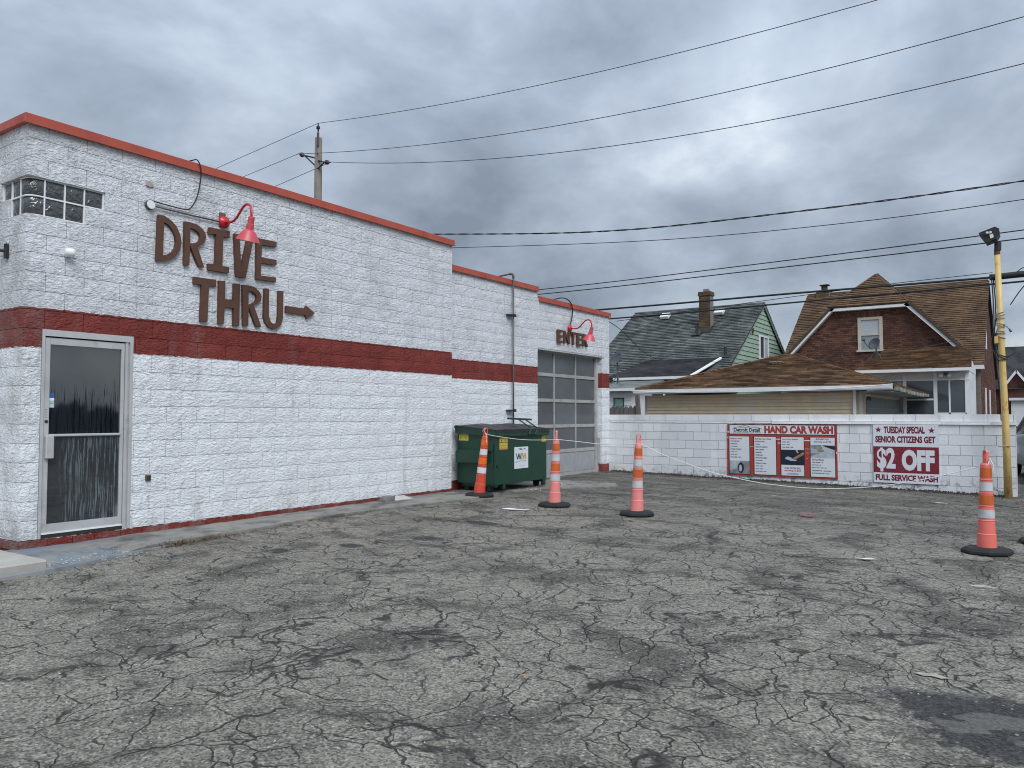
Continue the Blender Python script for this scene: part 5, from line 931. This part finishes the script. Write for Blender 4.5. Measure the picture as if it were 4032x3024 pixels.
wire('trunk_cable', [(-22.4, 20, 4.4), (-10.1, 20, 4.305), (-5.23, 20, 4.348), (-.23, 20, 4.411), (6, 20, 4.5), (14, 20, 4.8)], .021, WIRE, 'lowest thick black cable crossing in front of the roofs')
wire('guy_wire', [(-10.0, 20.0, 4.22), (-6.5, 20, 4.42), (-3.0, 20, 4.60), (-.8, 20, 4.66)], .008, WIRE, 'thin lashing wire between the two thick cables')
wire('drop_wire', [(-9.2, 17.3, 4.05), (-8.9, 18.0, 3.73), (-9.9, 22, 3.35), (-9.7, 24, 3.3), (-7.7, 25, 3.24), (-5.6, 26, 3.3), (-3.2, 28.6, 3.75), (-1.6, 31, 4.3)], .009, WIRE, 'drop wire sloping from the building corner across the garage roof')
SC = thing('splice_case', (-.45, 20, 4.5), 'black cylindrical splice case hanging on the trunk cable', 'splice case')
obj('case', tube([(-.86, 20, 4.555), (-.80, 20, 4.558), (-.1, 20, 4.575), (.35, 20, 4.585)], [.05, .068, .072, .06], 12), BLACKP, SC, True)
obj('clamp', join(box(-.10, .02, 19.93, 20.07, 4.50, 4.66, .01), box(-.86, -.80, 19.94, 20.06, 4.50, 4.62, .01)), BLACKP, SC)
obj('lead', join(tube(spline([(-.03, 19.95, 4.6), (-.22, 19.95, 4.70), (-.35, 19.95, 4.62)]), .01, 5), tube(spline([(-.05, 19.95, 4.52), (-.30, 19.9, 4.2), (-.48, 19.8, 3.9)]), .012, 5), tube(spline([(.0, 19.95, 4.5), (-.05, 19.95, 4.28), (.06, 19.95, 4.33), (.06, 19.95, 4.5)]), .009, 5)), WIRE, SC)

CB = thing('cable_bundle', (-.8, 19.9, 2.7), 'tangle of black cables hanging below the splice case beside the yellow post', 'cable')
for k in range(3): obj('cable', tube(spline([(-.82 + .03 * k, 20, 4.52), (-.80 + .04 * k, 19.98, 4.0), (-.81 + .03 * k, 19.95, 3.4 + .1 * k), (-.74 - .05 * k, 19.9, 3.05), (-.70 + .02 * k, 19.85, 2.75 - .12 * k)]), .013, 6), WIRE, CB, True)
obj('terminal', box(-.80, -.70, 19.86, 19.96, 3.0, 3.32, .012), BLACKP, CB)

# ------------------------------------------------------------------ yellow light post
LP = thing('light_post', (-.525, 17.04, .0), 'rusty yellow metal light post standing in front of the white wall', 'light post')
bx, tx = (-.522, 17.04), (-.60, 17.04)
obj('post', tube([(bx[0], bx[1], -.03), (-.537, 17.04, 1.3), (-.57, 17.04, 2.9), (tx[0], tx[1], 4.56)], [.068, .060, .053, .047], 16), YEL, LP, True)
obj('top_sleeve', tube([(tx[0], tx[1], 4.52), (tx[0], tx[1], 4.63)], .050, 14), mat('rust', (.12, .05, .03), .8, 0, .3), LP); obj('slip_fitter', tube([(tx[0] + .01, tx[1], 4.60), (tx[0] + .015, tx[1], 4.75)], .058, 14), BLACKP, LP)
hd_ = [(-.27, .03), (-.15, -.17), (.01, -.115), (.065, -.02), (.055, .075), (-.01, .115)]
HM = Matrix.Translation((-.61, 17.0, 4.90)); obj('lamp_head', xf(prism(hd_, None, lambda u, v, d: (u, d, v), -.17, .17), HM), BLACKP, LP)
obj('lens', xf(prism([(-.235, .012), (-.145, -.145), (-.152, -.152), (-.245, .008)], None, lambda u, v, d: (u, d, v), -.13, .13), HM), pane('lamp_lens', (.30, .32, .30), .1), LP)
obj('eye', join(*[xf(lathe([(0, .0), (.022, .01), (.026, .05), (0, .06)], 10), HM @ Matrix.Translation((-.13 + .05 * k, -.172, .02)) @ Matrix.Rotation(R(110), 4, 'X')) for k in (0, 1)], xf(prism([(-.10, -.02), (-.04, -.015), (-.03, -.08), (-.08, -.1)], None, lambda u, v, d: (u, -.171 - d, v), 0, .006), HM)), WHITEP, LP)
cl = []
for z in (3.42, 3.37, 3.33, 3.22, 3.18, 3.08, 3.04, 2.97, 2.62, 2.58, 2.54):
    cx_ = -.522 - .078 * z / 4.56; r_ = .066 + rnd.uniform(0, .012); ti = rnd.uniform(-.03, .03); cl.append(tube([(cx_ + r_ * math.cos(R(a)), 17.04 + r_ * math.sin(R(a)), z + ti * math.cos(R(a))) for a in range(0, 361, 30)], .009, 5))
obj('wrapped_wire', join(*cl[:8]), mat('pale_wire', (.38, .36, .31), .6, 0, .2), LP); obj('wrapped_cable', join(*cl[8:], tube(spline([(-.53, 17.11, 3.4), (-.66, 17.1, 3.0), (-.66, 17.1, 2.5), (-.62, 17.1, 1.9), (-.61, 17.1, 1.4)]), .008, 5), tube(spline([(-.50, 16.98, 2.58), (-.42, 16.97, 2.62), (-.36, 17.0, 2.68)]), .010, 5)), WIRE, LP)
obj('control_box', box(-.68, -.615, 16.97, 17.06, 2.85, 2.98, .008), YEL, LP); obj('photocell', join(tube(spline([(-.53, 17.0, 3.18), (-.48, 16.98, 3.16), (-.44, 16.97, 3.1)]), .006, 5), tube([(-.44, 16.97, 3.11), (-.41, 16.96, 3.05)], [.012, .022], 8)), BLACKP, LP)
obj('chain', tube([(-.655, 16.99, .93), (-.46, 16.97, .95)], .012, 6), mat('rope_tan', (.4, .33, .22), .8), LP)

# ------------------------------------------------------------------ beyond the wall on the right
def car_(x, y, z, ang, label):
    t = thing('parked_car', (x, y, z), label, 'car'); M = Matrix.Translation((x, y, z)) @ Matrix.Rotation(ang, 4, 'Z')
    SIL = mat('silver_car_paint', (.55, .57, .59), .22, .35, .03)
    prof = [(-2.2, .42), (-2.22, .70), (-2.12, .98), (-1.98, 1.08), (-1.0, 1.10), (1.05, 1.02), (1.75, .92), (2.12, .78), (2.2, .55), (2.16, .32), (-2.1, .30)]
    secs = [(-.90, .90), (-.86, 1.0), (-.3, 1.0), (.3, 1.0), (.86, 1.0), (.90, .90)]; V, F = [], []; n = len(prof)
    for yy, s in secs: V += [(a * (.985 if s < 1 else 1), yy, .6 + (b - .6) * s) for a, b in prof]
    for i in range(len(secs) - 1):
        for k in range(n): F.append([i * n + k, i * n + (k + 1) % n, (i + 1) * n + (k + 1) % n, (i + 1) * n + k])
    F += [list(range(n))[::-1], [(len(secs) - 1) * n + k for k in range(n)]]
    obj('body', xf((V, F), M), SIL, t, True)
    cab = [(-2.0, 1.06), (-1.72, 1.52), (-1.3, 1.63), (.1, 1.62), (.45, 1.52), (1.15, 1.0)]; V, F = [], []; n = len(cab)
    for yy, s in ((-.84, 0), (-.66, 1), (.66, 1), (.84, 0)): V += [(a, (yy if (b < 1.2) == (s == 0) else (math.copysign(.84, yy) if b < 1.2 else math.copysign(.66, yy))), b) for a, b in cab]
    V = [(a, sgn * (.84 - .30 * max(0, (b - 1.0)) / .62 * .7), b) for sgn in (-1, 1) for a, b in cab]
    F = [list(range(n))[::-1], list(range(n, 2 * n))] + [[k, k + 1, n + k + 1, n + k] for k in range(n - 1)]
    obj('window_glass', xf((V, F), M), WINDOW, t)
    obj('roof_panel', xf(join(box(-1.4, .15, -.62, .62, 1.60, 1.65, .02), *[tube([(a, s * .83, 1.04), (b, s * .66, 1.56), (c, s * .64, 1.62)], .035, 6) for s in (-1, 1) for a, b, c in ((-2.0, -1.72, -1.35), (1.12, .45, .1), (-.4, -.42, -.42))]), M), SIL, t, True)
    for wx in (-1.38, 1.36):
        for wy in (-.80, .80):
            w_ = obj('wheel', xf(lathe([(.12, -.1), (.30, -.1), (.335, -.08), (.335, .08), (.30, .1), (.12, .1)], 22), M @ Matrix.Translation((wx, wy, .335)) @ Matrix.Rotation(R(90), 4, 'X')), RUBBER, t, True); obj('rim', xf(lathe([(0, -.095), (.2, -.09), (.215, -.06), (.215, .06), (.2, .09), (0, .095)], 18), M @ Matrix.Translation((wx, wy, .335)) @ Matrix.Rotation(R(90), 4, 'X')), GALV, w_)
    obj('headlight', xf(box(2.0, 2.12, -.8, -.5, .66, .8, .02), M), WHITEP, t); obj('headlight', xf(box(2.0, 2.12, .5, .8, .66, .8, .02), M), WHITEP, t)
    for s in (-1, 1): obj('tail_light', xf(box(-2.24, -2.1, s * .72 - .12, s * .72 + .12, .78, 1.0, .02), M), mat('tail_red', (.25, .01, .012), .3), t)
    obj('bumper', xf(join(box(-2.27, -2.12, -.82, .82, .36, .58, .03), box(2.08, 2.22, -.82, .82, .3, .5, .03)), M), BLACKP, t)
    obj('plate', xf(box(-2.275, -2.268, -.2, .2, .62, .74), M), WHITEP, t)
car_(.46, 22.6, .0, R(100), 'silver car parked past the right end of the white wall')

def bare_tree(name, loc, h, seed, label, lean=0., spread=1., levels=6, grp=None):
    r = random.Random(seed); t = thing(name, loc, label, 'tree', grp); L = Vector(loc); trunk, br = [], []
    def grow(p, d, ln, rad, lv, acc):
        pts, rr = [p], [rad]; q = p; dd = d
        for k in range(4):
            dd = (dd + Vector((r.uniform(-1, 1), r.uniform(-1, 1), r.uniform(-.4, .6))) * .16).normalized(); q = q + dd * ln / 4; pts.append(q); rr.append(rad * (1 - .11 * (k + 1)))
        acc.append(tube([tuple(a) for a in pts], rr, 6 if lv < 2 else 3, False))
        if lv >= levels: return
        for _ in range(r.choice((2, 3, 3)) if lv else 4):
            i = r.choice((2, 3, 4)); nd_ = (dd + Vector((r.uniform(-1, 1), r.uniform(-1, 1), r.uniform(-.1, .8))) * .75 * spread).normalized()
            grow(pts[i], nd_, ln * r.uniform(.6, .82), rr[i] * r.uniform(.5, .7), lv + 1, br)
    grow(L - Vector((0, 0, .05)), Vector((lean, 0, 1)).normalized(), h * .34, h * .02, 0, trunk)
    BARK = mat('bare_bark', (.055, .045, .042), .9); obj('trunk', join(*trunk), BARK, t); obj('crown', join(*br), BARK, t); return t
bare_tree('bare_tree', (-1.75, 62, 0), 7.6, 4, 'tall leafless tree beyond the dark roof at the right edge', .1)
bare_tree('bare_tree', (-.75, 60, 0), 6.6, 9, 'leafless tree at the far right edge behind the dark house', -.15)
bare_tree('bare_shrub', (-.15, 21.5, 0), 1.9, 12, 'dark leafless shrub beside the right end of the white wall', 0, 1.2, 5)
FH = thing('far_house', (0, 58, 0), 'distant dark brick house with a white-trimmed gable at the right edge', 'house')
obj('wall', join(box(-2.2, 7, 55.2, 62, 0, 3.2), prism([(-1.9, 3.0), (-.35, 3.0), (-1.12, 4.1)][::-1], None, lambda u, v, d: (u, 55.0 + d, v), 0, 2), box(-1.9, -.35, 55.0, 55.5, 0, 3.0)), BRICK, FH)
obj('roof', join(prism([(54.8, 3.1), (62.4, 3.1), (58.6, 5.9)], None, fX(-2.6), 0, 10.2)), SH_DARK, FH)
obj('gable_trim', join(*[xf(box(0, 1.35, -.3, 0, -.06, .06), Matrix.Translation((-1.12, 54.98, 4.16)) @ Matrix.Rotation(a, 4, 'Y')) for a in (R(55), R(125))]), WTRIM, FH)
obj('porch', join(box(-1.5, 1.5, 53.6, 54.9, 2.4, 2.55), box(-1.4, 1.4, 53.8, 53.9, 0.9, 2.4)), WHITES, FH)

# far band of bare woods, across the street behind the camera (it mirrors in the door glass)
V, F = [], []; r = random.Random(5)
for k in range(2600):
    a = r.uniform(-2.6, 1.2); dd = r.uniform(55, 75); x, y = dd * math.cos(a), dd * math.sin(a)
    if y > 0 and x < 12: continue
    hh = r.uniform(1.6, 3.6) * (.6 + .5 * mnoise.noise((a * 6, 0, 0))); wdt = r.uniform(.25, 1.2); z0 = r.uniform(0, hh * .6); tx_, ty_ = -math.sin(a) * wdt, math.cos(a) * wdt; n = len(V); ox, oy = r.uniform(-.5, .5), r.uniform(-.5, .5)
    V += [(x - tx_, y - ty_, z0), (x + tx_, y + ty_, z0 + r.uniform(-.3, .3)), (x + ox, y + oy, hh)]; F.append([n, n + 1, n + 2])
tag(obj('distant_woods', (V, F), mat('distant_bare_woods', (.045, .042, .036), .95, 0, .3, .2), None), 'far band of bare woods across the street', 'woods', None, 'stuff')

# ------------------------------------------------------------------ small things on the ground
def scrap(x, y, pts, m, label, cat='litter', nm='paper_scrap', lift=.018): 
    c = [(x + a, y + b) for a, b in pts]; n = len(c); z = [g(*p) + lift + rnd.uniform(0, .012 if lift > .01 else .003) for p in c]
    V = [(p[0], p[1], zz) for p, zz in zip(c, z)] + [(p[0], p[1], zz - .003) for p, zz in zip(c, z)]
    single(nm, (V, [list(range(n)), list(range(2 * n - 1, n - 1, -1))] + [[i, n + i, n + (i + 1) % n, (i + 1) % n] for i in range(n)]), m, label, cat)
scrap(-6.5, 9.6, [(-.19, -.06), (-.02, -.06), (.15, .03), (.20, .11), (.03, .05), (-.12, .01)], PAPER, 'long torn white paper strip on the asphalt between the two left cones')
scrap(-1.45, 15.0, [(-.12, -.03), (.0, -.05), (.13, .0), (.05, .06), (-.09, .05)], PAPER, 'crumpled white paper scrap on the asphalt below the discount sign')
scrap(-1.53, 8.74, [(-.10, -.02), (.0, -.03), (.11, .0), (.04, .05), (-.05, .02)], PAPER, 'small white scrap on the asphalt left of the salmon cone')
scrap(-4.0, 14.2, [(-.05, -.02), (.05, -.01), (.05, .02), (-.04, .02)], PAPER, 'tiny white scrap on the asphalt in front of the menu board')
scrap(-2.83, 11.75, [(-.10, -.04), (.10, -.03), (.11, .04), (-.08, .05)], mat('red_scrap', (.25, .05, .045), .7), 'flat reddish scrap lying in the dark stain before the wall')
scrap(-3.3, 14.75, [(-.04, -.03), (.0, -.01), (.05, -.03), (.02, .02), (.03, .05), (-.02, .03)], mat('dry_leaf', (.28, .16, .06), .8), 'dry brown leaf on the asphalt under the menu board', 'leaf', 'leaf')
scrap(-.46, 8.07, [(-.12, -.01), (-.05, -.06), (.02, -.02), (.08, -.05), (.13, .01), (.05, .03), (.0, .07), (-.06, .02)], mat('bare_concrete_bit', (.36, .34, .29), .9, 0, .3, 25.), 'pale flat concrete flake near the right edge of the lot', 'stone', 'concrete_flake', .004)
scrap(-.56, 5.16, [(-.09, -.01), (-.04, -.035), (.0, -.015), (.05, -.03), (.09, .0), (.05, .02), (.02, .045), (-.04, .02)], MATS['bare_concrete_bit'], 'pale flat flake beside the round dark patch', 'stone', 'concrete_flake', .004)
scrap(-2.45, 3.72, [(-.02, -.012), (.018, -.01), (.022, .01), (-.01, .016)], mat('orange_bit', (.45, .2, .05), .8), 'tiny orange leaf bit in the near asphalt', 'leaf', 'leaf')
def rock(x, y, sx, sy, sz, seed, m, label, nm='rock', zb=None):
    bm = bmesh.new(); bmesh.ops.create_icosphere(bm, subdivisions=2, radius=1)
    z0 = .118 if zb is None else zb
    for v in bm.verts:
        k = 1 + .35 * mnoise.noise(v.co * 1.3 + Vector((seed, 0, 0))); c = v.co * k; v.co = (x + max(-.85, min(.85, c.x)) * sx, y + max(-.85, min(.85, c.y)) * sy, z0 + (max(-.5, min(.6, c.z)) + .5) * sz)
    bm.verts.index_update(); vf = ([tuple(v.co) for v in bm.verts], [[v.index for v in f.verts] for f in bm.faces]); bm.free()
    single(nm, vf, m, label, 'stone')
rock(-8.63, 9.12, .12, .15, .10, 1, mat('grey_rock', (.16, .155, .15), .9, 0, .2, 12., .4), 'dark grey lump of rock at the foot of the white wall')
V = [(-8.74, 9.22, .20), (-8.50, 9.24, .135), (-8.44, 9.62, .135), (-8.70, 9.60, .195)]
single('broken_slab', (V + [(a, b, max(.115, c - .05)) for a, b, c in V], [[0, 1, 2, 3], [7, 6, 5, 4], [0, 4, 5, 1], [1, 5, 6, 2], [2, 6, 7, 3], [3, 7, 4, 0]]), mat('pale_slab', (.46, .44, .40), .9, 0, .15, 8., .3, 40., .3), 'broken pale slab leaning against the base of the white wall', 'stone')
# dry weeds along the joint of the apron
V, F = [], []; r = random.Random(3)
def blades(cx, cy, n, sp, h):
    for _ in range(n):
        x, y = cx + r.gauss(0, sp[0]), cy + r.gauss(0, sp[1]); a = r.uniform(0, 6.28); hh = h * r.uniform(.4, 1.2); w_ = r.uniform(.003, .007); z = g(x, y) + .005; k = len(V)
        V.extend([(x - w_ * math.sin(a), y + w_ * math.cos(a), z), (x + w_ * math.sin(a), y - w_ * math.cos(a), z), (x + hh * .8 * math.cos(a), y + hh * .8 * math.sin(a), z + hh * r.uniform(.15, .8))]); F.append([k, k + 1, k + 2])
for y, xo, h in st[4:11]:
    blades(xo + .02, y, 70, (.025, .28), .045)
blades(-7.93, 5.05, 260, (.06, .16), .09); blades(-7.95, 5.5, 160, (.05, .16), .06)
tag(obj('dry_weeds', (V, F), mat('dry_weed', (.13, .085, .045), .9, 0, .4, 30.), None), 'dry brown weeds in the joint beside the concrete strip', 'weeds', None, 'stuff')
V, F = [], []; blades(-8.70, 10.85, 60, (.04, .10), .07)
tag(obj('green_weeds', (V, F), mat('green_weed', (.06, .10, .035), .8, 0, .3, 30.), None), 'small green weeds at the foot of the wall by the dumpster', 'weeds', None, 'stuff')
V, F = [], []; r = random.Random(8)
def crumbs(n, fx0, fx1, fy0, fy1, s0, s1, lift=0.):
    for _ in range(n):
        x, y, s = r.uniform(fx0, fx1), r.uniform(fy0, fy1), r.uniform(s0, s1); z = g(x, y) + lift; k = len(V); a = r.uniform(0, 6)
        P_ = [(x + s * math.cos(a + q_ * 2.09) * r.uniform(.7, 1.2), y + s * math.sin(a + q_ * 2.09) * r.uniform(.7, 1.2), z) for q_ in range(3)] + [(x, y, z + s * r.uniform(.6, 1.1))]
        V.extend(P_); F.extend([[k, k + 1, k + 3], [k + 1, k + 2, k + 3], [k + 2, k, k + 3]])
crumbs(1100, -8.8, -.5, 17.16, 17.34, .012, .05); crumbs(700, -8.8, -.5, 16.7, 17.2, .006, .02); 
tag(obj('wall_foot_debris', (V, F), mat('dirt_debris', (.045, .038, .03), .95, 0, .4, 20.), None), 'line of dirt and leaf debris along the foot of the white wall', 'debris', None, 'stuff')
V, F = [], []; crumbs(140, -8.3, -7.7, 3.6, 4.6, .006, .018, .012); crumbs(700, -7.6, .6, 2.0, 9.5, .003, .009, .006); crumbs(120, -8.4, -7.6, 12.0, 13.9, .01, .03, .01)
tag(obj('loose_grit', (V, F), mat('pale_grit', (.40, .385, .35), .9, 0, .25, 30.), None), 'pale grit and paint flakes scattered on asphalt and concrete', 'grit', None, 'stuff')
